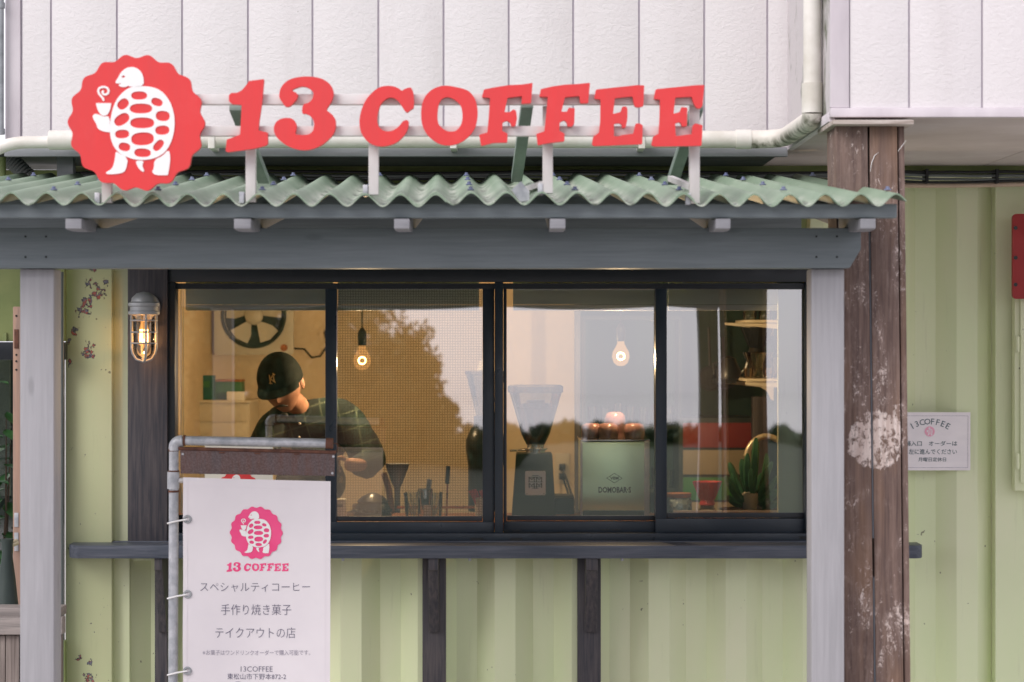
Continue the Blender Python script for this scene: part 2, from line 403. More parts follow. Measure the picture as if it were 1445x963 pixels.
M['redplastic'] = paint('red_plastic', S(206, 58, 62), rough=.35, bump=0)
M['reddrawer'] = paint('red_drawer', S(150, 54, 52), S(140, 50, 48), .5, 4, bump=0)
M['drawer_buff'] = paint('buff_drawer', S(168, 156, 132), rough=.5, bump=0)
M['greendrawer'] = paint('green_drawer', S(60, 132, 62), rough=.5, bump=0)
M['cabinet'] = paint('dark_cabinet', S(40, 52, 50), S(48, 60, 56), .6, 4)
M['darkwall'] = paint('dark_green_wall', S(52, 84, 74), S(44, 72, 64), .8, 3)
M['cactus'] = paint('cactus_skin', S(62, 122, 80), S(40, 92, 60), .6, 16, bump=.3)
M['spine'] = paint('cactus_wool', S(196, 186, 168), rough=.9, bump=0)
M['foil'] = paint('crumpled_bag', S(168, 184, 190), S(120, 138, 146), .3, 14, metal=.5, bump=1.0, bscale=30, dist=.01)
M['cap'] = paint('black_cap_cloth', S(30, 35, 34), S(38, 43, 40), .92, 30, bump=.2, bscale=400, spec=.15)
M['goldthread'] = paint('gold_thread', S(216, 178, 110), rough=.5, bump=.5)
M['skin'] = paint('skin', S(184, 138, 114), S(168, 120, 98), .6, 14, bump=.1, bscale=200)
M['hair'] = paint('black_hair', S(34, 28, 26), S(48, 40, 36), .6, 120, bump=.4, bscale=200)
t = NT('plaid_flannel'); v = t.coords((1, 1, 1), False); sp = t.sep(v)
base = S(32, 52, 48)
l1 = t.math('LESS_THAN', t.math('FRACT', t.math('MULTIPLY', t.math('ADD', sp[0], t.math('MULTIPLY', sp[2], .25)), 13.0)), .1)
l2 = t.math('LESS_THAN', t.math('FRACT', t.math('MULTIPLY', t.math('SUBTRACT', sp[2], t.math('MULTIPLY', sp[0], .3)), 13.0)), .1)
b1 = t.math('LESS_THAN', t.math('FRACT', t.math('ADD', t.math('MULTIPLY', sp[0], 6.5), .2)), .45)
b2 = t.math('LESS_THAN', t.math('FRACT', t.math('ADD', t.math('MULTIPLY', sp[2], 6.5), .2)), .45)
c = t.mix(t.math('MULTIPLY', t.math('ADD', b1, b2), .42), base, S(22, 30, 32))
c = t.mix(t.math('MULTIPLY', t.math('MAXIMUM', l1, l2), .28), c, S(120, 132, 112))
t.bsdf(c, .9, 0, t.bump(t.noise(t.coords((1, 1, 1), False), 300, 2), .3, .001)); M['plaid'] = t.m
M['leaf'] = paint('glossy_leaf', S(58, 104, 56), S(38, 76, 42), .4, 20, bump=.2)
M['wood_leaf'] = paint('far_foliage', S(82, 102, 66), S(58, 82, 52), .7, .6, bump=0)
M['bark'] = paint('bark', S(86, 72, 60), S(62, 52, 44), .9, 6)
M['darkglass'] = glass('dark_window_glass', .06, (.55, .6, .6, 1), 1.7)
t = NT('ground'); tc = t.coords((1, 1, 1), False); yy = t.sep(tc)[1]
con = t.mix(t.rng(t.noise(tc, .8, 6), .35, .7), S(186, 182, 176), S(166, 162, 158))
gr = t.mix(t.rng(t.noise(tc, .35, 6), .35, .7), S(30, 43, 25), S(40, 54, 30))
fac = t.rng(t.math('ADD', yy, t.math('MULTIPLY', t.noise(tc, .7, 4), 3)), -8.5, -9.5)
rg = t.rng(fac, 0, 1, .5, .9)
t.bsdf(t.mix(fac, con, gr), rg, 0, t.bump(t.noise(tc, 8, 5), .2, .02)); M['ground'] = t.m

# ------------------------------------------------------------------ ground and far wood
tag(MB().add([(-400, -800, 0), (400, -800, 0), (400, 200, 0), (-400, 200, 0)], [(0, 1, 2, 3)]).build('ground', M['ground']), kind='structure')
tag(MB().add([(400, -800, .004), (-400, -800, .004)]+[(-60+x_*.5, -46+5*noise.noise(Vector((x_*.09, 4, 0)))+1.5*noise.noise(Vector((x_*.35, 9, 0))), .004) for x_ in range(241)], [tuple(range(243))]).build('added_water', paint('sky_mirror_water', S(196, 194, 190), rough=.02, bump=0)), kind='structure')  # unseen water added to mirror bright sky into the panes; pale base helps
def far_wood():
    mb = MB(); rnd = random.Random(3); tr = []
    spots = [(-9.5, -30, 8.5), (-6.2, -33, 7.0), (-3.6, -36, 4.2), (-2.9, -33, 3.5), (-2.3, -31, 2.9), (-1.75, -30.5, 2.3), (-13, -31, 9), (-17, -34, 9.5), (19, -38, 6), (23, -40, 7), (-23, -33, 9), (-15, -29, 3.2), (-12.5, -29.5, 3.5), (-10.8, -29, 3), (-9, -29, 3.2), (-7.4, -29.4, 3.6), (-6.5, -29, 4.2), (-5.9, -29.4, 3.9), (-5.2, -29.2, 4.0), (-4.6, -29.6, 3.8), (-4.0, -29.2, 3.6), (-3.6, -29, 3.2), (-2.3, -29.6, 1.8), (-1.2, -30, 1.35), (-.5, -30, .8)]
    for k_ in range(26): spots.append((-.9+.62*k_+rnd.uniform(-.3, .3), -44.5+rnd.uniform(-1.5, 1.5), abs(noise.noise(Vector((k_*.27, 2.5, 0))))*1.2+.12))
    for x, y, h in spots:
        mb.tube([(x, y, 0), (x+.1, y, h*.5), (x, y, h*.85)], [.22, .14, .05], 6)
        nt_ = len(mb.f)
        for q in range(34 if h > 5 else 46):
            a = rnd.random()*6.28; rr = max(h*.28, .42)*math.sqrt(rnd.random()); zz = h*(.03+.92*rnd.random())
            rr *= 1.15-abs(zz/h-.5)
            cx, cy, cz = x+rr*math.cos(a), y+rr*math.sin(a), zz
            for _ in range(42):
                d = Vector((rnd.gauss(0, 1), rnd.gauss(0, 1), rnd.gauss(0, .8)))*max(h*.055, .07)
                p = Vector((cx, cy, cz))+d; u = Vector((rnd.uniform(-1, 1), rnd.uniform(-1, 1), rnd.uniform(-1, 1))).normalized(); w_ = u.orthogonal().normalized()
                s_ = .16*h/6 if h > 3 else .11
                mb.add([p-u*s_, p+w_*s_*.6, p+u*s_, p-w_*s_*.6], [(0, 1, 2, 3)])
        tr.append(nt_)
    o = mb.build('woodland', M['wood_leaf'], recalc=False)
    return tag(o, 'dark green trees across the field, mirrored in the window glass', 'woodland', kind='stuff')
far_wood()

# ------------------------------------------------------------------ upper storey of the white building
DL, DR, ZS = 7.53, 6.5, 2.4125
ub = thing('white_building', 'white upper storey clad in tall grooved siding panels above the shop front', 'building', (0, .0, ZS))
XR = X(1173, DR)
yl, yr = DL+CY, DR+CY
box(X(8, DL), XR+.03, yl+.007, yl+.05, ZS, 4.3).build('backing_board', M['groove'], ub)
seams = [30, 72, 165, 257, 350, 441, 534, 626, 718, 809, 902, 994, 1083, 1113]
for a, b in zip(seams, seams[1:]):
    box(X(a+1.35, DL), X(b-1.35, DL), yl, yl+.0065, ZS+.002, 4.3).build('siding_panel', M['siding'], ub, bevel=.002)
box(X(8, DL), X(29, DL), yl-.008, yl+.018, ZS, 4.3).build('corner_trim', M['trim'], ub, bevel=.003)
box(XR, XR+.012, yr+.012, yl+.012, ZS+.02, 4.3).build('return_panel', M['mossy'], ub, label='moss-streaked side panel where the wall steps back')
box(XR+.013, 3.2, yr+.007, yr+.04, ZS+.03, 4.3).build('backing_board', M['groove'], ub)
box(X(1173, DR)-.004, X(1198, DR), yr-.006, yr+.013, ZS+.03, 4.3).build('corner_trim', M['trim'], ub, bevel=.003)
rs = [1198, 1283, 1386, 1489, 1592, 1695]
for a, b in zip(rs, rs[1:]):
    box(X(a+1.35, DR), X(b-1.35, DR), yr, yr+.0065, Z(152.5, DR), 4.3).build('siding_panel', M['siding'], ub, bevel=.002)
box(XR-.004, 3.2, yr-.012, yr+.02, Z(166, DR), Z(153, DR)).build('base_trim', M['trim'], ub, bevel=.003)
box(XR+.002, XR+.9, yr+.021, .12, ZS, ZS+.02).build('soffit_board', M['soffit'], ub, bevel=.002)
box(XR+.904, 3.2, yr+.021, .12, ZS, ZS+.02).build('soffit_board', M['soffit'], ub, bevel=.002)
box(-2.8, XR, yl+.02, .12, ZS-.002, ZS+.018).build('soffit_board', M['cabinet'], ub, label='soffit board coloured dark for the shade under the set-back wall')  # under-eave shade put into this board's dark colour
box(X(8, DL), XR-.002, yl-.022, yl+.012, Z(221, 7.51), ZS-.001).build('drip_flashing', M['flashing'], ub, bevel=.002)
box(XR-.006, XR+.016, yr+.021, yl-.024, ZS-.012, ZS+.019).build('drip_flashing', M['trim'], ub, bevel=.002)

# drainpipe
dp = thing('drainpipe', 'cream plastic drainpipe running down the step and along the wall foot', 'drainpipe', (X(600, 7.42), 7.42+CY, Z(197, 7.42)))
Dp = 7.42
def arc(p0, p1, p2, n=8):
    p0, p1, p2 = map(Vector, (p0, p1, p2))
    return [p0*(1-t)**2+p1*2*t*(1-t)+p2*t*t for t in [i/n for i in range(n+1)]]
rp = 12.3/F*Dp
xd = XR-.034; yd = 6.68+CY; zh = Z(197, Dp); rv = .0292
MB().tube([(xd, yd, 4.3), (xd, yd, Z(126, 6.68))], rv, 20).build('downpipe', M['pvc'], dp)
MB().tube([(xd, yd, Z(118, 6.68)), (xd, yd, Z(160, 6.68))], rv*1.17, 20).build('socket', M['pvc'], dp)
pe_ = arc((xd, yd, Z(159, 6.68)), (xd, yd, zh-.012), (xd, yd+.10, zh-.006))+[Vector((xd, yd+.4, zh-.003))]+arc((xd, Dp+CY-.12, zh), (xd, Dp+CY, zh), (xd-.12, Dp+CY, zh))
MB().tube(pe_, rp*1.04, 20).build('elbow', M['pvc_moss'], dp, label='cream elbow with moss on its underside')
MB().tube([(xd-.115, Dp+CY, zh), (xd-.17, Dp+CY, zh)], rp*1.13, 20).build('socket', M['pvc'], dp)
MB().tube([(xd-.16, Dp+CY, zh), P(95, 197, Dp)], rp, 20).build('long_pipe', M['pvc'], dp)
MB().tube([P(106, 198, Dp), P(70, 198, Dp)], rp*1.12, 20).build('socket', M['pvc'], dp)
MB().tube([P(74, 201, Dp), P(45, 201, Dp)]+arc(P(40, 201, Dp), P(12, 201, Dp), P(-8, 213, Dp))+[P(-30, 228, Dp)], rp*.72, 18).build('elbow', M['pvc'], dp, label='slim white bend at the left end')
for px in (300, 640, 905):
    box(X(px, Dp)-.012, X(px, Dp)+.012, Dp+CY-rp-.004, yl, Z(211, Dp), Z(183, Dp)).build('pipe_clip', M['pvc'], dp, bevel=.003)
vp = thing('vertical_pipe', 'thin grey pipe fixed up the far left edge of the white wall', 'pipe', P(2, 190, 7.5))
MB().tube([P(2, -120, 7.5), P(2, 190, 7.5)], .009, 10).build('pipe', M['flashing'], vp)
for q in (4, 182): MB().tube([P(2, q, 7.5), P(2, q+8, 7.5)], .013, 10).build('pipe_collar', M['flashing'], vp)

# ------------------------------------------------------------------ green shipping container
W = 8.35
con = thing('shipping_container', 'pale green corrugated shipping container converted into a coffee stand', 'container', (0, 0, 0))
def corrugated(mb, x0, x1, z0, z1, y=0.0, ph=0.0, per=.315, dep=.063):
    xs = []; k0 = math.floor((x0-ph)/per)-1
    prof = [(0, 0), (.27, 0), (.5, dep), (.77, dep)]
    pts = []
    k = k0
    while ph+k*per < x1+per:
        for u, d in prof: pts.append((ph+(k+u)*per, d))
        k += 1
    def at(x):
        for (a, da), (b, db) in zip(pts, pts[1:]):
            if a <= x <= b: return da+(db-da)*(x-a)/(b-a)
        return 0
    xs = [x0]+[p[0] for p in pts if x0 < p[0] < x1]+[x1]
    nz = 2
    vs = [(x, y+at(x)+dy, z) for dy in (0, .003) for x in xs for z in (z0, z1)]
    n = len(xs); fs = []
    for i in range(n-1):
        fs.append((2*i, 2*i+2, 2*i+3, 2*i+1)); fs.append((2*n+2*i, 2*n+2*i+1, 2*n+2*i+3, 2*n+2*i+2))
    mb.add(vs, fs); return mb
PH = X(698, W)
XW0, XW1 = X(238, W), X(1140, W)
corrugated(MB(), X(158, W), X(1143, W), .12, .862, 0, PH).build('corrugated_wall', M['green'], con, recalc=False)
corrugated(MB(), X(1143.5, W), X(1404, W), .12, 2.37, 0, PH).build('corrugated_wall', M['green'], con, recalc=False)
box(X(1404.5, W), X(1700, W), -.004, .09, .125, 2.37).build('flat_panel', M['green'], con)
MC = green_paint('chipped_green_paint', S(196, 206, 160), S(204, 206, 166),
    [(X(p, 8.28), 8.28+CY, Z(q, 8.28), r) for p, q, r in [(128, 400, .045), (140, 415, .05), (124, 428, .05), (118, 440, .045), (150, 398, .03), (105, 468, .03), (98, 482, .02), (126, 497, .05), (100, 512, .03), (128, 955, .04), (127, 935, .025), (112, 930, .03), (130, 378, .03)]], 62, .51)
box(X(92, 8.28), X(158, 8.28), 8.28+CY, .1, 0, 2.42).build('corner_post', MC, con, bevel=.008)
box(X(158, 8.30)+.001, X(181, 8.30), -.02, .02, .0, 2.40).build('side_web', M['green'], con, bevel=.004)
box(X(92, W), X(1700, W), -.05, .0, 2.372, 2.46).build('top_rail', M['green_dk'], con, bevel=.006)
box(X(92, W)-.05, X(1700, W), .002, 2.4, 2.42, 2.455).build('roof_plate', M['green_dk'], con)
box(XW0, XW1, .032, .075, 1.96, 2.37).build('wall_header', M['green_dk'], con)
box(X(158, W), X(238, W), .006, .05, .8, 2.37).build('wall_header', M['green'], con)
box(X(1100, W), X(1150, W), .04, .07, .8, 2.37).build('wall_header', M['green'], con)
box(X(158, W), X(1700, W), -.03, .03, .02, .118).build('bottom_rail', M['green'], con, bevel=.005)
pbox(1432, 420, 1500, 693, 8.27, .05).build('door_frame', M['green'], con, bevel=.004)
pbox(1440, 380, 1500, 682, 8.255, .01).build('door_panel', M['green'], con, bevel=.003)
for q in (475, 640): MB().tube([P(1436, q, 8.25), P(1436, q+22, 8.25)], .008, 8).build('hinge', M['green'], con)

rb = thing('red_sign', 'dull red rounded board hung on the green wall at the right edge', 'sign', P(1450, 422, 8.2))
def rrect(p0, q0, p1, q1, D, r=6, n=5):
    pts = []
    for cx, cy, a0 in ((p1-r, q0+r, 0), (p0+r, q0+r, 90), (p0+r, q1-r, 180), (p1-r, q1-r, 270)):
        for i in range(n+1):
            a = R(a0+90*i/n); pts.append((X(cx+r*math.cos(a), D), Z(cy-r*math.sin(a), D)))
    return pts
MB().plate([rrect(1429, 302, 1500, 422, 8.2)], 8.2+CY, 8.2+CY+.02).build('board', M['redboard'], rb, bevel=.003)
for q in (322, 364, 402): MB().tube([P(1433, q, 8.2)+Vector((0, -.004, 0)), P(1433, q, 8.2)], .008, 8).build('bolt', M['black'], rb)

cb = thing('cable_bundle', 'grey and black cables clipped in a run under the soffit', 'cables', P(1350, 250, 8.25))
for i, (q, r, m) in enumerate([(243, .006, 'black_matte'), (247, .006, 'cable_grey'), (251, .005, 'cable_grey'), (254.5, .005, 'black_matte')]):
    pts = [P(px, q+1.5*math.sin(px*.013+i)+(1.5 if 1290 < px < 1400 else 0), 8.24) for px in range(60, 1700, 40)]
    MB().tube(pts, r, 8).build('cable', M[m], cb)
for px in (1308, 1407): box(X(px, 8.23)-.005, X(px, 8.23)+.005, 8.22+CY, 8.30+CY, Z(259, 8.23), Z(239, 8.23)).build('cable_clip', M['black_matte'], cb)
bp = thing('beige_conduit', 'beige plastic conduit under the cables at the top of the green wall', 'conduit', P(1350, 262, 8.26))
MB().tube([P(px, 260+1.8*math.sin((px-1180)*.012), 8.26) for px in range(1160, 1700, 30)], .0105, 12).build('conduit', M['beige_pipe'], bp)

# ------------------------------------------------------------------ interior room shell
XI0, XI1, YB = X(185, W), 1.36, 2.30
tag(box(XI0, X(812, 10.65), YB, YB+.05, 0, 2.35).build('back_wall', M['plaster']), kind='structure')
tag(box(X(812, 10.65)+.002, XI1+.1, YB+.002, YB+.05, 0, 2.35).build('back_wall', M['darkwall']), kind='structure')
tag(box(XI0-.05, XI0-.001, .06, YB+.05, 0, 2.35).build('side_wall', M['plaster']), kind='structure')
tag(box(XI1+.1, XI1+.15, .06, YB+.05, 0, 2.35).build('side_wall', M['plaster']), kind='structure')
tag(box(XI0-.05, XI1+.15, .07, YB+.05, 2.352, 2.39).build('ceiling', M['ceil']), kind='structure')
tag(box(XI0-.05, XI1+.15, .07, YB+.05, -.02, .02).build('floor', M['floor_in']), kind='structure')

# ------------------------------------------------------------------ sliding window
wn = thing('sliding_window', 'dark aluminium four-pane sliding window across the shop front', 'window', (X(690, W), 0, Z(768, W)))
Df = 8.31
def fr(p0, q0, p1, q1, D=Df, dep=.07, name='frame_member', m='alu'): return pbox(p0, q0, p1, q1, D, dep).build(name, M[m], wn, bevel=.002)
fr(235, 380, 1141, 398, m='alu_dk', name='head_rail'); fr(235, 753, 1141, 768, name='sill_rail')
fr(235, 398.5, 247, 752.5, name='jamb', m='alu_dk'); fr(698, 398.5, 710, 752.5, name='jamb'); fr(1136.5, 398.5, 1141, 752.5, name='jamb')
pbox(238, 400, 1139, 408, 8.335, .05).build('inner_track', M['alu_dk'], wn)
# sash: px limits of its glass, distance, tilt
SASH = [(250, 408, 459, 727, 8.375, 1.25), (475, 408, 681, 729, 8.345, 1.4), (715, 408, 924, 728, 8.375, 1.35), (941, 408, 1137, 724, 8.345, 1.32)]
for i, (a, q0, b, q1, D, tilt) in enumerate(SASH):
    l = 247.5 if i == 0 else (459 if i == 1 else (710.5 if i == 2 else 925))
    r = 474.5 if i == 0 else (697.5 if i == 1 else (940 if i == 2 else 1143))
    sh = pbox(l, q1+8, r, 754, D, .028).build('sash', M['alu'], wn, bevel=.002)
    pbox(l, 401, r, q0, D, .028).build('sash_top', M['alu_dk'], sh, bevel=.002)
    pbox(l, q0, a, q1+8, D-.001, .029).build('stile', M['alu'], sh, bevel=.002)
    pbox(b, q0, r, q1+8, D-.001, .029).build('stile', M['alu'], sh, bevel=.002)
    pbox(a+.5, q1, b-.5, q1+7, D+.004, .02).build('glazing_bead', M['alu_dk'], sh, bevel=.001)
    # pane: a thin gently bowed sheet of glass
    mb = MB(); nx, nz = 16, 16; x0, x1, z0, z1 = X(a-2, D), X(b+2, D), Z(q1+3, D), Z(q0-3, D); yc = D+CY+.014; tl = math.tan(R(tilt))
    vs = []
    for k in range(2):
        for ix in range(nx+1):
            for iz in range(nz+1):
                u, v_ = ix/nx, iz/nz
                bow = .0011*(1-(2*u-1)**2)*(1-(2*v_-1)**2)
                vs.append((x0+(x1-x0)*u, yc+k*.004-bow+(v_-.5)*(z1-z0)*tl*.5, z0+(z1-z0)*v_))
    N = (nx+1)*(nz+1); fs = []
    for ix in range(nx):
        for iz in range(nz):
            q = ix*(nz+1)+iz; fs.append((q, q+nz+1, q+nz+2, q+1))
    mb.v = vs[:N]; mb.f = fs; mb.sm = [True]*len(fs)
    mb.build('pane', M['pane'], sh, recalc=False)
    if i == 1:
        pbox(a+.5, q0, b-.5, q1, D+.026, .0005).build('insect_screen', M['screen'], sh)
for p0, q0, p1, q1 in [(664, 759, 682, 764), (720, 759, 737, 764), (707, 748, 718, 750), (723, 748, 735, 750), (848, 747, 860, 749), (864, 747, 876, 749), (1128, 757, 1138, 761)]:
    pbox(p0, q0, p1, q1, Df-.0015 if q0 > 752 else 8.372, .002).build('drain_slot', M['black'], wn)
for i, (a, b, m) in enumerate([(262, 470, 'pulled up over the left pane beside the ventilator'), (477, 676, 'pulled up over the screened pane'), (724, 935, 'pulled up above the coffee grinder and machine'), (943, 1121, 'pulled up over the right pane by the glass shelves')]):
    t_ = thing('roller_blind', 'grey roller blind '+m, 'blind', P((a+b)/2, 438, 8.46), 'roller blinds behind the window panes')
    pbox(a, 395, b, 430, 8.46, .004).build('blind_cloth', M['blind'], t_)
    pbox(a, 430.5, b, 438.5, 8.455, .014).build('bottom_bar', M['blind_bar'], t_, bevel=.002)
    MB().tube([P(a, 388, 8.48), P(b, 388, 8.48)], .02, 12).build('roller', M['blind'], t_)
cd = thing('blind_cord', 'pale beaded blind cord hanging down the left side of the window', 'cord', P(256, 700, 8.47))
MB().tube([P(255.5, 400, 8.47), P(255.5, 720, 8.47)], .0022, 6).build('cord', M['card'], cd)
MB().tube([P(258.5, 400, 8.475), P(258.5, 720, 8.475)], .0018, 6).build('cord', M['card'], cd)

# dark board and shelf
db = box(X(180, 8.29), X(236, 8.29), 8.29+CY, -.001, Z(769, 8.29), Z(379, 8.29)).build('timber_board', M['dark_wood'], bevel=.004)
solo(db, 'wide dark stained upright board beside the window, carrying the caged lantern', 'board')
cs = thing('counter_shelf', 'long dark painted counter shelf running under the window', 'shelf', (0, -.1, .86))
zt, zb = Z(770, 8.15), Z(788.5, 8.15)
xl, xr = X(93, 8.15), X(1304, 8.15)
poly = [(xl+.035, 0)]
pl = [(xl, -.135), (xl+.006, -.165), (xl+.02, -.185), (xl+.045, -.2), (xr-.03, -.2), (xr-.008, -.185), (xr, -.16), (xr, -.062), (xl, -.062)]
mb = MB(); n = len(pl)
mb.add([(x, y, zb) for x, y in pl]+[(x, y, zt) for x, y in pl], [tuple(range(n))[::-1], tuple(range(n, 2*n))]+[(i, (i+1) % n, n+(i+1) % n, n+i) for i in range(n)])
mb.build('top_board', M['dark_shelf'], cs, bevel=.004)
box(X(158, W)+.01, X(1140, W), -.061, -.046, zb+.01, zt+.004).build('back_batten', M['dark_shelf'], cs, bevel=.002)
for px in (484, 663, 878):
    MB().tube([P(px, 788, 8.18), P(px, 791.5, 8.18)], .006, 8).build('screw_eye', M['galv'], cs)
def bracket(px0, px1, ax0, ax1, lab):
    t_ = thing('shelf_bracket', lab, 'bracket', (X((px0+px1)/2, 8.29), -.05, 0.1), 'dark timber brackets under the counter shelf')
    box(X(px0, 8.29), X(px1, 8.29), -.055, -.002, .1, zb-.001).build('upright', M['dark_wood'], t_, bevel=.003)
    z0 = zb-.001
    MB().prism_x([(-.185, z0), (-.056, z0), (-.056, Z(893, 8.27)), (-.075, Z(893, 8.27)), (-.17, z0-.05), (-.185, z0-.048)], X(ax0, 8.22), X(ax1, 8.22)).build('brace', M['dark_wood'], t_, bevel=.003)
bracket(218, 236, 221, 232, 'dark timber shelf bracket half hidden behind the banner pole')
bracket(596, 629, 605, 619, 'dark timber shelf bracket under the screened pane, clear of the banner')
bracket(815, 848, 826, 843, 'dark timber shelf bracket below the espresso machine')

# ------------------------------------------------------------------ canopy
cn = thing('entrance_canopy', 'grey timber porch with a pale green corrugated roof over the counter', 'canopy', (X(610, 6.35), 6.35+CY, 0))
DF, DB = 6.05, 7.75
zf = Z(281.5, DF); slope = (Z(253, 7.7)-Z(281.5, DF))/(7.7-DF); per = 50.0/F*DF; amp = 8.6/F*DF
xc0 = X(665, DF)
def roof_sheet(k0, k1, dz):
    mb = MB(); nx = int((k1-k0)*14); ny = 14
    vs = []
    for layer in (0, 1):
        for iy in range(ny+1):
            d = (DB-DF)*iy/ny
            for ix in range(nx+1):
                k = k0+(k1-k0)*ix/nx
                wav = math.cos(2*math.pi*k); wav = wav*.93+.07*wav*abs(wav)
                x = xc0+k*per-.033*d; j = .002*noise.noise(Vector((x*2, d*1.5, dz*90)))
                vs.append((x, DF+CY+d+.004*noise.noise(Vector((k*.7, 3, 1))) , zf+slope*d+amp*wav+dz+j-layer*.0045))
    n1 = nx+1; N = n1*(ny+1); fs = []
    for iy in range(ny):
        for ix in range(nx):
            q = iy*n1+ix; fs.append((q, q+1, q+n1+1, q+n1)); fs.append((N+q, N+q+n1, N+q+n1+1, N+q+1))
    for ix in range(nx): fs.append((ix, N+ix, N+ix+1, ix+1)); q = ny*n1+ix; fs.append((q, q+1, N+q+1, N+q))
    for iy in range(ny):
        q = iy*n1; fs.append((q, q+n1, N+q+n1, N+q)); q += nx; fs.append((q, N+q, N+q+n1, q+n1))
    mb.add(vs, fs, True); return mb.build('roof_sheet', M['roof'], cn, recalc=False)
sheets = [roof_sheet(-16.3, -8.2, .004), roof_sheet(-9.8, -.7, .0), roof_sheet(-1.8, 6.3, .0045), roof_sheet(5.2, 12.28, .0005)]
for k in range(-15, 13, 3):
    sh = sheets[0] if k < -9 else sheets[1] if k < -1 else sheets[2] if k < 5 else sheets[3]
    for d in (.12, .52, .95, 1.38):
        x = xc0+k*per-.033*d; zz = zf+slope*d+amp+.004
        mb = MB().lathe([(.011, 0), (.011, .003), (.006, .005), (.006, .011), (.001, .012)], (x, DF+CY+d, zz), 8)
        mb.build('roof_screw', M['screw'], sh)
xe = X(1266, 6.1)
def sl(D, z): return z
box(-2.2, xe, 6.1+CY, 6.15+CY, Z(307.5, 6.1), Z(288, 6.1)).build('fascia', M['grey_beam'], cn, bevel=.003)
zr0 = Z(308.5, 6.08)
for a, b in [(91, 116), (329, 355), (555, 579), (775, 799), (1009, 1032), (1213, 1237)]:
    yf = 6.085+CY; L = 2.1
    pr = [(yf, zr0), (yf, zr0-.030), (yf+.03, zr0-.033), (yf+.09, zr0-.034), (yf+.2, zr0-.030), (yf+L, zr0-.05+slope*L), (yf+L, zr0+slope*L), (yf+.066, zr0)]
    MB().prism_x(pr, X(a+1, 6.085), X(b-1, 6.085)).build('rafter', M['rafter'], cn, bevel=.003)
for D in (6.75, 7.4):
    zz = zf+slope*(D-DF)-amp-.006
    box(-2.2, xe-.05, D+CY, D+CY+.045, zz-.036, zz).build('purlin', M['grey_beam'], cn, bevel=.002)
box(-2.2, X(1130, 8.2), 8.18+CY, 8.24+CY, 2.14, 2.27).build('ledger', M['grey_beam'], cn, bevel=.002)
D0 = 6.3; xb = X(1215, D0); z0, z1 = Z(378.5, D0), Z(322, D0)
MB().plate([[(-2.2, z0), (X(1199, D0), z0), (xb, Z(352, D0)), (xb, z1), (-2.2, z1)]], D0+CY, D0+CY+.105).build('beam', M['grey_beam'], cn, bevel=.003)
for px in (36, 65, 1152, 1181):
    for q in (334, 363): MB().tube([P(px, q, D0)+Vector((0, -.0015, 0)), P(px, q, D0)+Vector((0, .001, 0))], .0035, 8).build('bolt', M['black_matte'], cn)
for a, b in [(28, 76), (1145, 1191.5)]:
    box(X(a, 6.345), X(b, 6.345), 6.345+CY, 6.345+CY+.105, 0, z0-.001).build('post', M['grey_wood'], cn, bevel=.005)
th = solo(MB().tube([P(86.5, 384, 7.3), P(86.5, 700, 7.3), P(86.5, 1040, 7.3)], .0085, 12).build('grey_pipe', M['cable_grey']), 'thin grey upright pipe just behind the left canopy post', 'pipe')
for q in (420, 735): pass

# ------------------------------------------------------------------ brown post
bpst = thing('brown_post', 'tall brown plank-clad post flaked with white paint at the building corner', 'post', (0, 0, 0))
Db = 6.5; lean = 9.0/780
def leanbox(p0, p1, q0, q1, D, dep):
    def xx(p, q): return X(p+(q-180)*lean, D)
    y0, y1 = D+CY, D+CY+dep; a, b = Z(q1, D), Z(q0, D)
    return MB().hexa([(xx(p0, q1), y0, a), (xx(p1, q1), y0, a), (xx(p1, q0), y0, b), (xx(p0, q0), y0, b),
                      (xx(p0, q1), y1, a), (xx(p1, q1), y1, a), (xx(p1, q0), y1, b), (xx(p0, q0), y1, b)])
leanbox(1179, 1224.3, 178, 1234, Db, .03).build('plank', M['brown'], bpst, bevel=.003)
leanbox(1227.3, 1266, 178, 1234, Db-.004, .03).build('plank', M['brown'], bpst, bevel=.003)
leanbox(1267.5, 1276, 178, 1234, Db+.006, .2).build('side_plank', M['brown'], bpst, bevel=.002)
leanbox(1178.5, 1184, 178, 1234, Db+.032, .17).build('side_plank', M['brown'], bpst, bevel=.002)
leanbox(1186, 1266, 178, 1234, Db+.034, .15).build('core_post', M['black_matte'], bpst)
leanbox(1224.6, 1227, 305, 760, Db+.006, .02).build('sealant_strip', M['caulk'], bpst)
leanbox(1224.6, 1227, 815, 1234, Db+.006, .02).build('sealant_strip', M['caulk'], bpst)
box(X(1175, 6.45), X(1290, 6.45), 6.45+CY, 6.45+CY+.32, Z(176, 6.45), ZS-.013).build('cap_board', M['cap_wood'], bpst, bevel=.004)
for p in [[(1198, 150), (1210, 135), (1203, 132)], ]: pass
def sliver(pts, r=.0011, name='paint_curl'):
    MB().tube([P(a, b, Db-.006) for a, b in pts], [r*.4]+[r]*(len(pts)-2)+[r*.3], 6).build(name, M['white_vinyl'], bpst)
sliver([(1228, 243), (1230, 230), (1234, 220), (1240, 215)]); sliver([(1267, 214), (1273, 206), (1279, 198)])

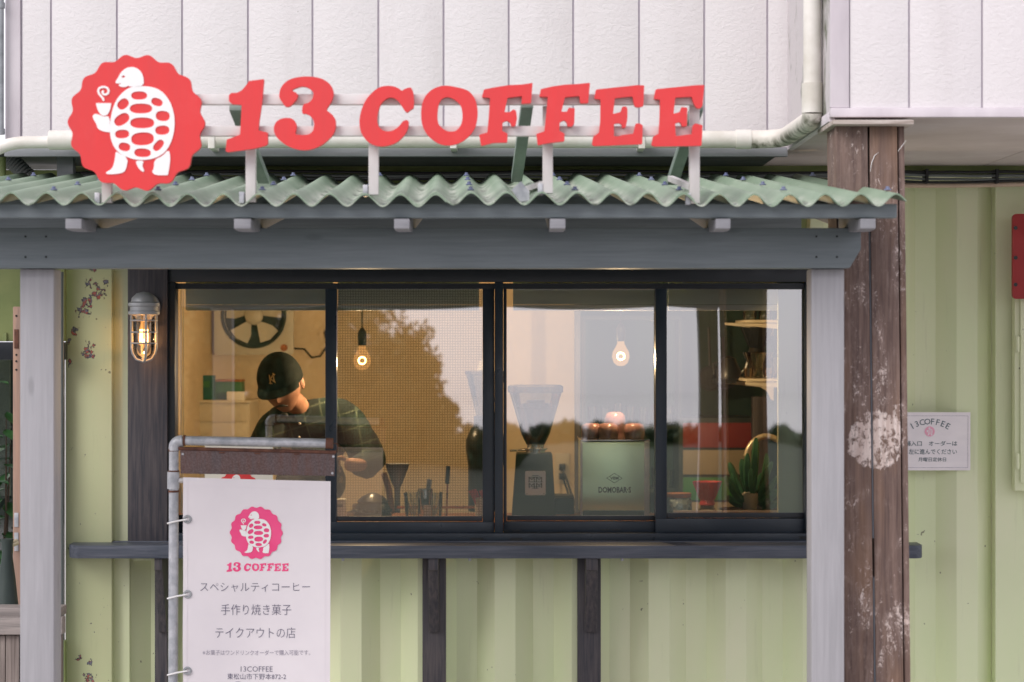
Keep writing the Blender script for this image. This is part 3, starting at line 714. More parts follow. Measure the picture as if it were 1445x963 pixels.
# ------------------------------------------------------------------ letters and emblem of the shop sign
K = 963/140.0
LET = {
'1': ((310, 90), [[(430,150),(282,168),(262,205),(215,258),(170,283),(112,285),(88,308),(90,365),(118,393),(213,400),(205,560),(197,690),(68,738),(57,848),(75,860),(335,825),(450,795),(468,775),(466,670),(375,648),(385,540),(410,380)]], 0),
'3': ((310, 90), [[(575,330),(585,250),(625,190),(690,148),(800,125),(920,128),(1010,152),(1080,205),(1110,280),(1095,350),(1060,410),(1030,452),(1085,485),(1125,540),(1130,610),(1105,690),(1030,765),(960,810),(860,842),(760,838),(665,805),(590,755),(540,700),(523,640),(535,580),(580,540),(650,525),(710,535),(745,580),(748,630),(725,688),(800,695),(865,692),(910,655),(920,590),(905,535),(870,500),(830,485),(798,490),(805,395),(860,385),(900,350),(915,290),(890,255),(840,225),(790,222),(735,238),(692,262),(740,280),(760,300),(752,340),(715,385),(680,420),(635,420),(615,385)]], 1),
'C': ((500, 90), [[(570,225),(490,245),(465,270),(430,240),(370,218),(290,218),(225,240),(165,290),(115,350),(75,430),(48,540),(55,640),(85,710),(140,770),(230,808),(330,800),(420,765),(485,700),(515,650),(530,590),(525,548),(475,555),(440,605),(395,645),(325,665),(265,645),(228,600),(220,530),(240,430),(270,375),(320,335),(370,328),(420,355),(455,405),(490,460),(512,480),(545,450),(585,430)]], 1),
'O': ((500, 90), [[(645,490),(655,390),(690,310),(750,250),(830,218),(900,212),(980,225),(1100,255),(1150,305),(1185,370),(1200,470),(1190,570),(1160,650),(1100,720),(1020,775),(920,798),(830,785),(750,735),(690,670),(655,590)],[(805,500),(815,400),(845,340),(905,320),(960,340),(1020,385),(1045,440),(1052,530),(1035,600),(990,655),(940,662),(890,655),(830,610),(808,560)]], 1),
'F': ((670, 90), [[(562,188),(450,205),(330,210),(200,230),(88,252),(68,328),(148,332),(135,520),(122,670),(42,692),(62,800),(180,770),(315,765),(318,680),(265,655),(270,570),(310,555),(340,570),(355,610),(395,605),(410,530),(400,455),(370,445),(345,470),(288,472),(305,390),(318,332),(458,315),(452,390),(545,385)]], 0),
'f': ((670, 90), [[(1118,188),(1000,200),(870,207),(750,225),(640,250),(626,322),(708,325),(692,500),(675,660),(597,685),(612,793),(730,770),(870,755),(870,680),(820,655),(825,570),(865,550),(890,570),(900,612),(945,612),(965,580),(970,435),(910,430),(895,468),(840,470),(860,390),(875,328),(1012,315),(1025,388),(1100,385)]], 0),
'E': ((830, 90), [[(545,212),(480,208),(75,252),(58,340),(120,348),(118,560),(105,670),(48,710),(37,785),(55,800),(525,782),(530,600),(500,580),(460,582),(438,680),(320,695),(300,705),(250,705),(250,585),(295,577),(325,590),(330,625),(365,620),(380,540),(382,440),(370,415),(330,418),(315,470),(243,488),(258,335),(430,318),(450,415),(480,425),(535,415)]], 0),
'e': ((830, 90), [[(1127,208),(1050,210),(655,250),(637,342),(698,350),(695,520),(685,680),(630,710),(613,790),(640,805),(1100,798),(1110,600),(1040,580),(1015,600),(1005,685),(850,705),(843,580),(890,568),(912,610),(958,608),(962,430),(905,422),(890,470),(828,488),(845,330),(1005,322),(1020,380),(1050,430),(1085,438),(1110,410)]], 0)}
def chaikin(p, it=1):
    for _ in range(it):
        q = []
        for i in range(len(p)):
            a, b = p[i], p[(i+1) % len(p)]
            q += [(a[0]*.75+b[0]*.25, a[1]*.75+b[1]*.25), (a[0]*.25+b[0]*.75, a[1]*.25+b[1]*.75)]
        p = q
    return p
def soften(p, r=9.0):          # round each corner slightly
    q = []
    for i in range(len(p)):
        a, b, c = Vector(p[i-1]), Vector(p[i]), Vector(p[(i+1) % len(p)])
        u = min(r, (a-b).length*.4); w_ = min(r, (c-b).length*.4)
        q += [tuple(b+(a-b).normalized()*u), tuple(b+((a-b).normalized()*u+(c-b).normalized()*w_)*.22), tuple(b+(c-b).normalized()*w_)]
    return q
def letter_px(ch):
    (ox, oy), loops, sm = LET[ch]
    return [[(ox+x/K, oy+y/K) for x, y in (chaikin(l, 2) if sm else soften(l))] for l in loops]
KE = 963/210.0
def ell(cx, cy, rx, ry, rot, n=20, e=2.4):
    pts = []
    for i in range(n):
        a = 2*math.pi*i/n; c, s_ = math.cos(a), math.sin(a)
        x = rx*math.copysign(abs(c)**(2/e), c); y = ry*math.copysign(abs(s_)**(2/e), s_)
        ca, sa = math.cos(R(rot)), math.sin(R(rot)); pts.append((cx+x*ca-y*sa, cy+x*sa+y*ca))
    return pts
EMB = {}
EMB['disc'] = [[(470+(431+13*math.cos(18*(a-R(99.5))))*math.cos(a), 475-(431+13*math.cos(18*(a-R(99.5))))*math.sin(a)) for a in [2*math.pi*i/216 for i in range(216)]]]
EMB['shell'] = [chaikin([(500,238),(430,245),(375,285),(335,340),(312,410),(298,500),(305,580),(335,650),(390,690),(470,718),(560,715),(630,690),(680,640),(712,560),(722,470),(710,390),(680,320),(630,265),(570,243)], 2)]+[
    ell(*q) for q in [(490,300,52,27,0),(386,355,40,31,-40),(605,342,38,25,20),(502,384,73,32,0),(378,455,53,34,-33),(643,432,46,33,5),(510,477,78,35,0),(640,524,46,30,-3),(380,549,46,28,-3),(512,580,74,42,-3),(395,632,38,27,12),(615,622,42,25,-48),(512,670,54,28,3)]]
EMB['head'] = [chaikin([(336,212),(352,188),(372,150),(405,122),(447,113),(490,130),(517,170),(521,241),(427,244),(423,234),(400,247),(366,243),(354,230),(384,219),(342,223)], 1), ell(388, 178, 11, 7, -15, 10)]
def stroke(pts, w0, w1=None):
    n = len(pts); L, Rr = [], []
    for i in range(n):
        a, b = pts[max(0, i-1)], pts[min(n-1, i+1)]
        dx, dy = b[0]-a[0], b[1]-a[1]; l = math.hypot(dx, dy); k = (w0+((w1 or w0)-w0)*i/(n-1))/2
        L.append((pts[i][0]-dy/l*k, pts[i][1]+dx/l*k)); Rr.append((pts[i][0]+dy/l*k, pts[i][1]-dx/l*k))
    return [L+Rr[::-1]]
EMB['steam'] = stroke([(261,334),(256,318),(243,303),(231,289),(225,272),(230,254),(246,246),(266,244),(284,251),(293,268),(288,286),(273,294),(258,290),(252,278),(260,268)], 13, 15)
EMB['cup'] = [chaikin([(210,350),(212,349),(308,349),(310,350),(302,395),(282,430),(245,430),(222,395)], 1)]
EMB['hand'] = [chaikin([(188,432),(205,416),(235,425),(262,437),(300,432),(300,536),(298,538),(255,532),(222,515),(212,480),(195,455)], 1)]
EMB['leg'] = [chaikin([(340,660),(342,664),(420,702),(405,780),(385,800),(335,808),(285,810),(272,797),(315,775),(330,730)], 1)]
EMB['tail'] = [chaikin([(467,721),(523,722),(508,750),(524,787),(515,796),(490,775),(475,750)], 1)]
EMB['leg2'] = [chaikin([(588,716),(640,692),(682,647),(692,700),(686,760),(676,814),(674,815),(595,816),(571,792),(585,775)], 1)]
def emblem_px(k): return [[(90+x/KE, 70+y/KE) for x, y in l] for l in EMB[k]]
DS = 6.02
def W2(loops, D=DS): return [[(X(x, D), Z(y, D)) for x, y in l] for l in loops]
sg = thing('shop_sign', 'red cut-out 13 COFFEE letters beside a red scalloped turtle disc on a white frame', 'sign', (X(560, DS), DS+CY, Z(285, DS)))
y0 = DS+CY
for i, ch in enumerate('13COFfEe'):
    MB().plate(W2(letter_px(ch)), y0-.003*(i % 3), y0+.018).build('letter', M['red'], sg, label='red '+('numeral ' if ch in '13' else 'letter ')+ch.upper())
ed = MB().plate(W2(emblem_px('disc')), y0-.004, y0+.014).build('emblem_disc', M['red'], sg)
tm = MB()
for k in ('shell', 'head', 'steam', 'cup', 'hand', 'leg', 'tail', 'leg2'): tm.plate(W2(emblem_px(k)), y0-.0065, y0-.0041)
tm.build('turtle_emblem', M['white_vinyl'], ed)
DT = 6.04; yt = DT+CY
for q0, q1, p0 in ((133, 147.5, 240), (178, 192, 240)):
    box(X(p0, DT), X(990, DT), yt, yt+.03, Z(q1, DT), Z(q0, DT)).build('rail', M['steel_white'], sg, bevel=.002)
for a, b, q0, q1 in ((140.5, 154, 230, 285), (344.5, 358.5, 148, 284), (519, 533, 148, 274), (766, 780.5, 148, 272), (974.5, 989, 133, 286)):
    box(X(a, DT), X(b, DT), yt+.031, yt+.061, Z(q1, DT), Z(q0, DT)).build('upright', M['steel_white'], sg, bevel=.002)
    box(X(a-7, DT+.03), X(a, DT+.03), yt+.028, yt+.062, Z(q1+2, DT), Z(q1-14, DT)).build('foot_plate', M['galv'], sg, bevel=.002)
def brace(p0, q0, p1, q1, D0, D1, wd=.036):
    a, b = P(p0, q0, D0), P(p1, q1, D1); d = (b-a).normalized(); sx = Vector((1, 0, 0)); sx = (sx-d*d.dot(sx)).normalized(); up = d.cross(sx)
    c = [a-sx*wd/2-up*.014, a+sx*wd/2-up*.014, a+sx*wd/2+up*.014, a-sx*wd/2+up*.014]
    return MB().hexa([*c, *[v+(b-a) for v in c]]).build('brace', M['steel_green'], sg, bevel=.002)
brace(332, 150, 372, 254, 6.12, 6.75); brace(744, 146, 729, 252, 6.12, 6.8); brace(984, 150, 949, 256, 6.12, 6.7)
for p0, q0, p1, q1 in ((742, 268, 766, 260), (946, 252, 975, 264), (1, 2, 3, 4)):
    if p0 > 1:
        a, b = P(p0, q0, 6.35), P(p1, q1, 6.1); MB().tube([a, b], .012, 4).build('tie_plate', M['steel_white'], sg)
mb = MB().plate([[(X(x, 6.12), Z(y, 6.12)) for x, y in [(722, 268), (735, 256), (747, 270), (747, 283), (734, 285)]]], 6.12+CY, 6.12+CY+.012)
mb.build('foot_plate', M['galv'], sg, label='bent pale foot plate, spotted with rust')

# ------------------------------------------------------------------ text helper
def text_mesh(txt, w_=None, h=None, offset=0.0):
    cu = bpy.data.curves.new('txt', 'FONT'); cu.body = txt; cu.size = 1; cu.align_x = 'CENTER'; cu.align_y = 'CENTER'; cu.offset = offset; cu.resolution_u = 2
    o = bpy.data.objects.new('txt', cu); COL.objects.link(o)
    dg = bpy.context.evaluated_depsgraph_get(); dg.update()
    me = bpy.data.meshes.new_from_object(o.evaluated_get(dg))
    bpy.data.objects.remove(o); bpy.data.curves.remove(cu)
    vs = [v.co.copy() for v in me.vertices]; fs = [list(p.vertices) for p in me.polygons]; bpy.data.meshes.remove(me)
    if not vs: return [], []
    x0, x1 = min(v.x for v in vs), max(v.x for v in vs); y0_, y1_ = min(v.y for v in vs), max(v.y for v in vs)
    kx = w_/(x1-x0) if w_ else None; ky = h/(y1_-y0_) if h else None
    kx = kx or ky; ky = ky or kx
    return [((v.x-(x0+x1)/2)*kx, (v.y-(y0_+y1_)/2)*ky) for v in vs], fs
def put_text(mb, txt, px, py, D, wpx=None, hpx=None, yoff=0.0, fy=None, offset=0.0):
    vs, fs = text_mesh(txt, wpx and wpx/F*D, hpx and hpx/F*D, offset)
    c = P(px, py, D)
    V = [(c.x+a, c.y+yoff+(fy(c.x+a, c.z+b) if fy else 0), c.z+b) for a, b in vs]
    mb.add(V, [f if True else f for f in fs])

# ------------------------------------------------------------------ banner stand
DN = 7.0
bs = thing('banner_stand', 'galvanised pipe stand with rusty joints holding the shop banner', 'banner stand', (X(244, DN), DN+CY, 0))
rpp = 7.0/F*DN
MB().tube([P(245.5, 626, DN), P(243.5, 1200, DN)], rpp, 16).build('pole', M['galv'], bs)
MB().tube([P(246.3, 636, DN)]+arc(P(246.3, 632, DN), P(246.3, 623, DN), P(258, 622.4, DN)), rpp*1.2, 16).build('elbow_joint', M['galv'], bs)
MB().tube([P(258, 622, DN), P(466, 626, DN)], rpp*.95, 16).build('crossbar', M['galv'], bs)
MB().tube([P(244.8, 666, DN), P(244.6, 690, DN)], rpp*1.25, 16).build('tee_joint', M['galv'], bs)
for a, b in (((259, 622), (262, 622)),): MB().tube([P(*a, DN), P(*b, DN)], rpp*1.12, 16).build('rust_ring', M['rust'], bs)
for q in (634, 664, 692): MB().tube([P(245, q, DN), P(245, q+3, DN)], rpp*1.08, 16).build('rust_ring', M['rust'], bs)
MB().tube([P(460, 625.9, DN), P(470, 626.2, DN)], rpp*1.1, 16).build('end_cap', M['rust'], bs)
MB().tube([P(250, 678, DN), P(465, 684, DN)], rpp*.55, 12).build('banner_rod', M['steel_white'], bs)
MB().tube([P(470, 626, DN), P(475, 626, DN), P(476.5, 630, DN), P(475.5, 639, DN)], .0018, 6).build('wire_hook', M['rust'], bs)
rp_ = thing('rusty_plate', 'rusty brown metal plate hung between the pipe crossbar and the banner', 'plate', P(363, 672, DN))
Dq = DN-.01
a0, b0 = (254, 632), (474, 639)
MB().hexa([P(255, 668.5, Dq), P(472, 672, Dq), P(472.5, 638, Dq), P(254, 632.5, Dq)]+[P(255, 668.5, Dq+.004), P(472, 672, Dq+.004), P(472.5, 638, Dq+.004), P(254, 632.5, Dq+.004)]).build('plate', M['rustplate'], rp_, bevel=.001)
MB().tube([P(252, 633, Dq), P(474, 638.5, Dq)], .006, 10).build('top_rod', M['rust'], rp_)
for p, q in ((258, 641), (470.5, 644.5), (469, 668)): MB().tube([P(p, q, Dq)+Vector((0, -.003, 0)), P(p, q, Dq)], .0042, 10).build('rivet', M['galv'], rp_)
for p, q in ((313, 639), (363, 640), (419, 641)): pbox(p-4, q-1, p+4, q+1.2, Dq-.003, .003).build('tab', M['rust'], rp_)

bn = thing('shop_banner', 'tall white cloth banner printed with the pink turtle emblem and Japanese menu lines', 'banner', P(361, 820, DN-.02))
def wavy(x, z):
    u = (x-X(258, DN))*9; return .004*math.sin(u*1.1+z*2.2)+.003*math.sin(z*7+u*.6)+.0035*math.exp(-((x-X(258, DN))*14)**2)*math.sin(z*16)
Dc = DN-.022; mb = MB(); nx, nz = 40, 60; vs = []
for k in (0, 1):
    for ix in range(nx+1):
        for iz in range(nz+1):
            u, v_ = ix/nx, iz/nz
            ptop, pbot = 674+5.5*u, 1160
            py_ = pbot+(ptop-pbot)*v_; px_ = 258+(466.5-258)*u-(1-v_)*(1.5*u)
            p = P(px_, py_, Dc); vs.append((p.x, p.y+wavy(p.x, p.z)+k*.0012, p.z))
N = (nx+1)*(nz+1); fs = []
for ix in range(nx):
    for iz in range(nz):
        q = ix*(nz+1)+iz; fs += [(q, q+nz+1, q+nz+2, q+1), (N+q, N+q+1, N+q+nz+2, N+q+nz+1)]
for iz in range(nz):
    fs.append((iz, iz+1, N+iz+1, N+iz)); q = nx*(nz+1)+iz; fs.append((q, N+q, N+q+1, q+1))
for ix in range(nx):
    q = ix*(nz+1)+nz; fs.append((q, q+nz+1, N+q+nz+1, N+q))
mb.add(vs, fs, True); cl = mb.build('cloth', M['cloth'], bn, recalc=False)
seam = MB()
for a, b in [((259, 686), (465.5, 691.5)), ((264.5, 676), (263.5, 963)), ((459.5, 681), (458, 1100))]:
    pts = [Vector((1, 1, 1))*0+P(a[0]+(b[0]-a[0])*i/20, a[1]+(b[1]-a[1])*i/20, Dc) for i in range(21)]
    seam.tube([Vector((p.x, p.y+wavy(p.x, p.z)-.0004, p.z)) for p in pts], .0009, 4)
seam.build('hem_stitching', M['cloth'], bn)
for q in (733, 839, 947):
    c = P(264.5, q, Dc); c.y += wavy(c.x, c.z)-.001
    e = MB(); n = 14
    ring = [(c.x+.011*math.cos(2*math.pi*i/n), c.y-.001, c.z+.011*math.sin(2*math.pi*i/n)) for i in range(n+1)]
    e.tube([Vector(v) for v in ring], .0042, 6, False); e.build('eyelet', M['cast'], bn)
    MB().tube([P(236, q+6, DN-.02), P(250, q+2.5, DN-.026), Vector((c.x, c.y-.004, c.z))], .003, 6).build('tie', M['white_vinyl'], bn)
def flat_print(name, loops_list, m, off, parent):
    mb = MB()
    for loops in loops_list:
        b = len(mb.v); mb.plate(W2(loops, Dc), 0, .0004)
        mb.v[b:] = [(v[0], Dc+CY+wavy(v[0], v[2])-off+v[1], v[2]) for v in mb.v[b:]]
    return mb.build(name, m, parent)
def emb_at(k, cx, cy, s): return [[(cx+(x-470)*s, cy+(y-475)*s) for x, y in l] for l in EMB[k]]
sE = 37.5/444
pe = flat_print('printed_emblem', [emb_at('disc', 361.8, 752, sE)], M['pink'], .0026, bn)
flat_print('printed_turtle', [emb_at(k, 361.8, 752, sE) for k in ('shell', 'head', 'steam', 'cup', 'hand', 'leg', 'tail', 'leg2')], M['white_vinyl'], .0040, pe)
sc = 87/(993-322)
def let_at(ch): return [[(320+(x-320)*sc, 793.5+(y-108)*sc*1.0) for x, y in l] for l in letter_px(ch)]
flat_print('printed_name', [let_at(c) for c in '13COFfEe'], M['pink'], .0012, bn)
for txt, px, py, wp, hp, m, of in [('スペシャルティコーヒー', 360, 829, 155, 12.5, 'ink', -.012), ('手作り焼き菓子', 361.5, 860.5, 99, 15, 'ink', -.010), ('テイクアウトの店', 360.5, 893, 113, 15, 'ink', -.012),
        ('※お菓子はワンドリンクオーダーで購入可能です。', 362, 921, 152, 7.5, 'ink_soft', 0), ('13COFFEE', 362.5, 944, 45, 7.5, 'ink', -.008), ('東松山市下野本872-2', 362.5, 954.5, 83, 8.5, 'ink', -.004), ('☎0493-22-1000', 362.5, 965.5, 64, 7.5, 'ink', 0)]:
    mb = MB(); put_text(mb, txt, px, py, Dc, wp, hp, -.0014, wavy, of)
    if mb.v: mb.build('printed_line', M[m], bn, recalc=False)

# emblem card stuck inside the left pane
ec = thing('emblem_card', 'pale card with a red turtle emblem on the window glass above the banner', 'card', P(337, 720, 8.368))
De = 8.368
pbox(289, 628, 385, 740, De, .003).build('card', M['card'], ec)
s2 = 62/888.0
mb = MB().plate(W2(emb_at('disc', 336, 695, s2), De), De+CY-.003, De+CY-.0005); pe2 = mb.build('printed_emblem', M['red'], ec)
mb = MB()
for k in ('shell', 'head', 'steam', 'cup', 'hand', 'leg', 'tail', 'leg2'): mb.plate(W2(emb_at(k, 336, 695, s2), De), De+CY-.0045, De+CY-.0031)
mb.build('printed_turtle', M['white_vinyl'], pe2)

# paper notice
DP = 8.335
pn = thing('paper_notice', 'laminated white notice with Japanese directions taped to the green wall', 'notice', P(1311, 664, DP))
mb = MB(); nx = nz = 14; vs = []
def crinkle(x, z): return .004*noise.noise(Vector((x*9, z*14, 2)))-.004
for k in (0, 1):
    for ix in range(nx+1):
        for iz in range(nz+1):
            p = P(1252+117*ix/nx, 664-82*iz/nz+1.2*ix/nx*0, DP); vs.append((p.x, p.y+crinkle(p.x, p.z)+k*.0008, p.z))
N = (nx+1)*(nz+1); fs = []
for ix in range(nx):
    for iz in range(nz):
        q = ix*(nz+1)+iz; fs += [(q, q+nz+1, q+nz+2, q+1), (N+q, N+q+1, N+q+nz+2, N+q+nz+1)]
mb.add(vs, fs, True); mb.build('sheet', M['paper'], pn, recalc=False)
mb = MB()
bl = [(1257, 587), (1365.5, 587), (1365.5, 660), (1257, 660)]
for i in range(4):
    a, b = bl[i], bl[(i+1) % 4]
    pts = [P(a[0]+(b[0]-a[0])*k/14, a[1]+(b[1]-a[1])*k/14, DP) for k in range(15)]
    mb.tube([Vector((p.x, p.y+crinkle(p.x, p.z)-.0004, p.z)) for p in pts], .0008, 4)
mb.build('printed_border', M['ink_soft'], pn)
mb = MB()
for i, ch in enumerate('13COFFEE'):
    an = R(-29+58*i/7); cx, cy = 1312+52*math.sin(an), 648-53*math.cos(an)
    vs_, fs_ = text_mesh(ch, None, 8.2/F*DP); c = P(cx, cy, DP); ca, sa = math.cos(-an), math.sin(-an)
    mb.add([(c.x+a*ca-b*sa, c.y+crinkle(c.x, c.z)-.0014, c.z+a*sa+b*ca) for a, b in vs_], fs_)
mb.build('printed_name', M['ink_green'], pn, recalc=False)
s3 = 7.3/444
mb = MB().plate(W2(emb_at('disc', 1311.5, 609, s3), DP), DP+CY-.0058, DP+CY-.0055); pe3 = mb.build('printed_emblem', M['pale_pink'], pn)
mb = MB()
for k in ('shell', 'head', 'cup', 'hand', 'leg', 'leg2'): mb.plate(W2(emb_at(k, 1311.5, 609, s3), DP), DP+CY-.0066, DP+CY-.0062)
mb.build('printed_turtle', M['paper'], pe3)
for txt, px, py, wp, hp in [('店舗入口　オーダーは', 1309.5, 626, 82, 7.2), ('左に進んでください', 1316, 637.5, 68, 7.6), ('月曜日定休日', 1315, 648.5, 39, 6)]:
    mb = MB(); put_text(mb, txt, px, py, DP, wp, hp, -.0016, crinkle, .004)
    mb.build('printed_line', M['ink_green'], pn, recalc=False)

# ------------------------------------------------------------------ caged lantern
DLn = 8.17
ln = thing('caged_lantern', 'cast metal caged bulkhead lantern with a glowing bulb on the dark board', 'lantern', P(205, 450, 8.28))
c0 = P(203, 441, DLn); u = 1/F*DLn
MB().tube([P(206, 434, 8.29)+Vector((0, -.002, 0)), P(206, 434, 8.29)+Vector((0, -.022, 0))], 21*u, 28).build('back_plate', M['cast'], ln, bevel=.003)
MB().lathe([(18*u, 0), (22*u, 1*u), (22*u, 5*u), (19.5*u, 6*u), (19.5*u, 12*u), (22*u, 13*u), (22*u, 17*u), (18*u, 19*u), (17*u, 24*u), (10*u, 31*u), (1e-4, 33*u)], c0+Vector((0, 0, -4*u)), 32).build('hood', M['cast'], ln)
MB().lathe([(15.5*u, 0), (15.5*u, -44*u), (13*u, -54*u), (8*u, -60*u), (1e-4, -62*u)], c0+Vector((0, 0, -3*u)), 28).build('glass_jar', M['amber'], ln)
cg = MB()
for q in (452.5, 469, 484.5):
    zc = Z(q, DLn); pts = [Vector((c0.x+18.3*u*math.cos(2*math.pi*i/28), c0.y+18.3*u*math.sin(2*math.pi*i/28), zc)) for i in range(29)]
    MB().tube(pts, 1.15*u, 8, False).build('cage_ring', M['cast'], ln)
for a in (20, 110):
    pts = []
    for s_ in (1, -1): pass
    prof = [(17.5, 0), (17.5, -46), (16, -54), (11, -62), (0, -66), (-11, -62), (-16, -54), (-17.5, -46), (-17.5, 0)]
    pts = [c0+Vector((r_*u*math.cos(R(a)), r_*u*math.sin(R(a)), (z_-4)*u)) for r_, z_ in prof]
    MB().tube(pts, 1.7*u, 8).build('cage_bar', M['cast'], ln)
bl_ = MB().lathe([(4*u, -6*u), (4.5*u, -12*u), (7*u, -20*u), (8.5*u, -32*u), (7*u, -42*u), (1e-4, -46*u)], c0+Vector((0, 0, -4*u)), 18).build('bulb', M['litbulb'], ln)
fm = MB()
for k in range(6):
    a = k*math.pi/3; fm.tube([c0+Vector((5*u*math.cos(a), 5*u*math.sin(a), -24*u)), c0+Vector((5.5*u*math.cos(a), 5.5*u*math.sin(a), -42*u))], .9*u, 6)
fm.build('filament', M['lantern_glow'], bl_)
def lamp(loc, watt, col=(1, .62, .3), r=.02, name='lamp'):
    l = bpy.data.lights.new(name, 'POINT'); l.energy = watt; l.color = col; l.shadow_soft_size = r
    o = bpy.data.objects.new(name, l); COL.objects.link(o); o.location = loc; return o
lamp(c0+Vector((0, 0, -37*u)), .45, (1, .55, .25), .008, 'lantern_light')

# ------------------------------------------------------------------ interior: pendants
def pendant(px, py, D, lab, watt):
    c = P(px, py, D); u = 1/F*D
    t_ = thing('pendant_bulb', lab, 'pendant lamp', c, 'bare filament bulbs hanging inside')
    MB().tube([c+Vector((0, 0, 42*u)), Vector((c.x, c.y, 2.351))], .0028, 8).build('cord', M['black_matte'], t_)
    MB().lathe([(5.5*u, 20*u), (6.2*u, 24*u), (6.2*u, 38*u), (3*u, 44*u), (1e-4, 46*u)], c, 16).build('socket', M['black'], t_)
    b = MB().lathe([(1e-4, -15*u), (5*u, -14.2*u), (10*u, -10*u), (12.5*u, -2*u), (11.5*u, 5*u), (7.5*u, 12*u), (5*u, 17*u), (5*u, 20*u)], c, 22).build('bulb', M['litbulb'], t_)
    f = MB(); pts = [c+Vector((5.0*u*math.cos(a), 1.5*u*math.sin(3*a), -1*u+5.0*u*math.sin(a))) for a in [2*math.pi*i/18 for i in range(19)]]
    f.tube(pts, 1.15*u, 6, False); f.build('filament', M['filament'], b)
    lamp(c+Vector((0, -.0, -2*u)), watt, (1, .755, .50), .008, 'pendant_light')
pendant(511, 508, 9.02, 'bare glowing filament bulb hanging in the screened pane', 23)
pendant(876, 502, 8.72, 'bare glowing filament bulb hanging above the espresso machine', 19)

# exhaust fan
DFn = 10.55
fx = thing('exhaust_fan', 'square ivory wall ventilator with dark round opening and pale blades', 'ventilator', P(358, 500, DFn))
fc = P(358, 446, DFn); fu = 1/F*DFn
mb = MB(); sq = rrect(302, 392, 414, 501, DFn, 5); hole = [(fc.x+42*fu*math.cos(2*math.pi*i/36), fc.z+42*fu*math.sin(2*math.pi*i/36)) for i in range(36)]
mb.plate([sq, hole], DFn+CY, DFn+CY+.03).build('housing', M['fanplate'], fx, bevel=.003)
MB().tube([fc+Vector((0, .052, 0)), fc+Vector((0, .045, 0))], 43*fu, 36).build('duct', M['fandark'], fx)
ring = [fc+Vector((44*fu*math.cos(2*math.pi*i/40), -.004, 44*fu*math.sin(2*math.pi*i/40))) for i in range(41)]
MB().tube(ring, 2.2*fu, 8, False).build('bezel', M['fandark'], fx)
for k in range(5):
    a0 = R(72*k+18); pts = []
    lo = [(13, -16), (39, -22), (40.5, -2), (40, 22), (28, 26), (13, 16)]
    V = [fc+Vector((r_*fu*math.cos(a0+R(d)), .012+.016*(d/25), r_*fu*math.sin(a0+R(d)))) for r_, d in lo]
    n = len(V); B = MB().add(V+[v+Vector((0, .004, 0)) for v in V], [tuple(range(n)), tuple(range(n, 2*n))[::-1]]+[(i, n+i, n+(i+1) % n, (i+1) % n) for i in range(n)])
    B.build('blade', M['fanplate'], fx)
MB().lathe([(13*fu, 0), (12.5*fu, .012), (9*fu, .022), (1e-4, .024)], fc+Vector((0, .012, 0)), 22, M=Matrix.Rotation(R(90), 3, 'X')).build('hub', M['fanplate'], fx)
MB().tube([P(401, 491, DFn)+Vector((0, -.004, 0)), P(401, 491, DFn)], 5*fu, 14).build('knob', M['copper'], fx)
wl = MB(); pts = [P(415, 492, 10.6), P(430, 493, 10.6), P(440, 505, 10.6), P(452, 503, 10.6), P(462, 488, 10.6), P(458, 470, 10.6), P(470, 450, 10.6), P(480, 430, 10.6)]
solo(wl.tube(pts, .005, 6).build('wall_cable', M['black_matte']), 'loose dark cable pinned to the wall right of the ventilator', 'cable')

# drawer unit and boxes
dw = thing('drawer_unit', 'cream two-drawer cabinet against the back wall under the boxes', 'cabinet', P(304, 700, 10.2))
pbox(235, 569, 352, 760, 10.2, .38).build('carcass', M['cream'], dw, bevel=.003)
for q in (574, 598, 622, 646): pbox(238, q, 348.5, q+21.5, 10.19, .012).build('drawer', M['cream'], dw, bevel=.002)
pbox(230, 565.5, 354, 569, 10.18, .42).build('top_board', M['cream'], dw, bevel=.002)
t_ = thing('green_book', 'dark green boxed book standing upright on the drawer unit', 'book', P(288, 565, 10.3)); pbox(275, 530, 302, 565, 10.3, .05).build('cover', M['book'], t_, bevel=.002); pbox(281, 538, 296, 547, 10.2985, .001).build('title_block', M['tin'], t_)
t_ = thing('green_box', 'lower green cardboard box beside the upright book', 'box', P(322, 565, 10.35)); pbox(304, 539, 341, 565, 10.35, .12).build('carton', M['tin'], t_, bevel=.003); pbox(304, 536, 341, 539, 10.34, .13).build('lid', M['wood'], t_, bevel=.002)
t_ = thing('small_white_box', 'small white card box in front of the green carton', 'box', P(332, 565, 10.25)); pbox(320, 553, 345, 565.3, 10.25, .05).build('carton', M['card'], t_, bevel=.002)
t_ = thing('steel_mug', 'small steel mug at the left end of the drawer unit', 'mug', P(264, 565, 10.3)); MB().lathe([(.026, 0), (.027, .07), (.024, .07), (.023, .004)], P(264, 565.5, 10.3), 18).build('mug_body', M['cast'], t_)

# ------------------------------------------------------------------ work counter inside
ZC = .945
ct = box(XI0, 1.30, .14, .62, ZC-.035, ZC).build('work_counter', M['wood'], bevel=.003); solo(ct, 'wooden work counter inside the window carrying the coffee gear', 'counter')
def base(px, D): return Vector((X(px, D), D+CY, ZC))
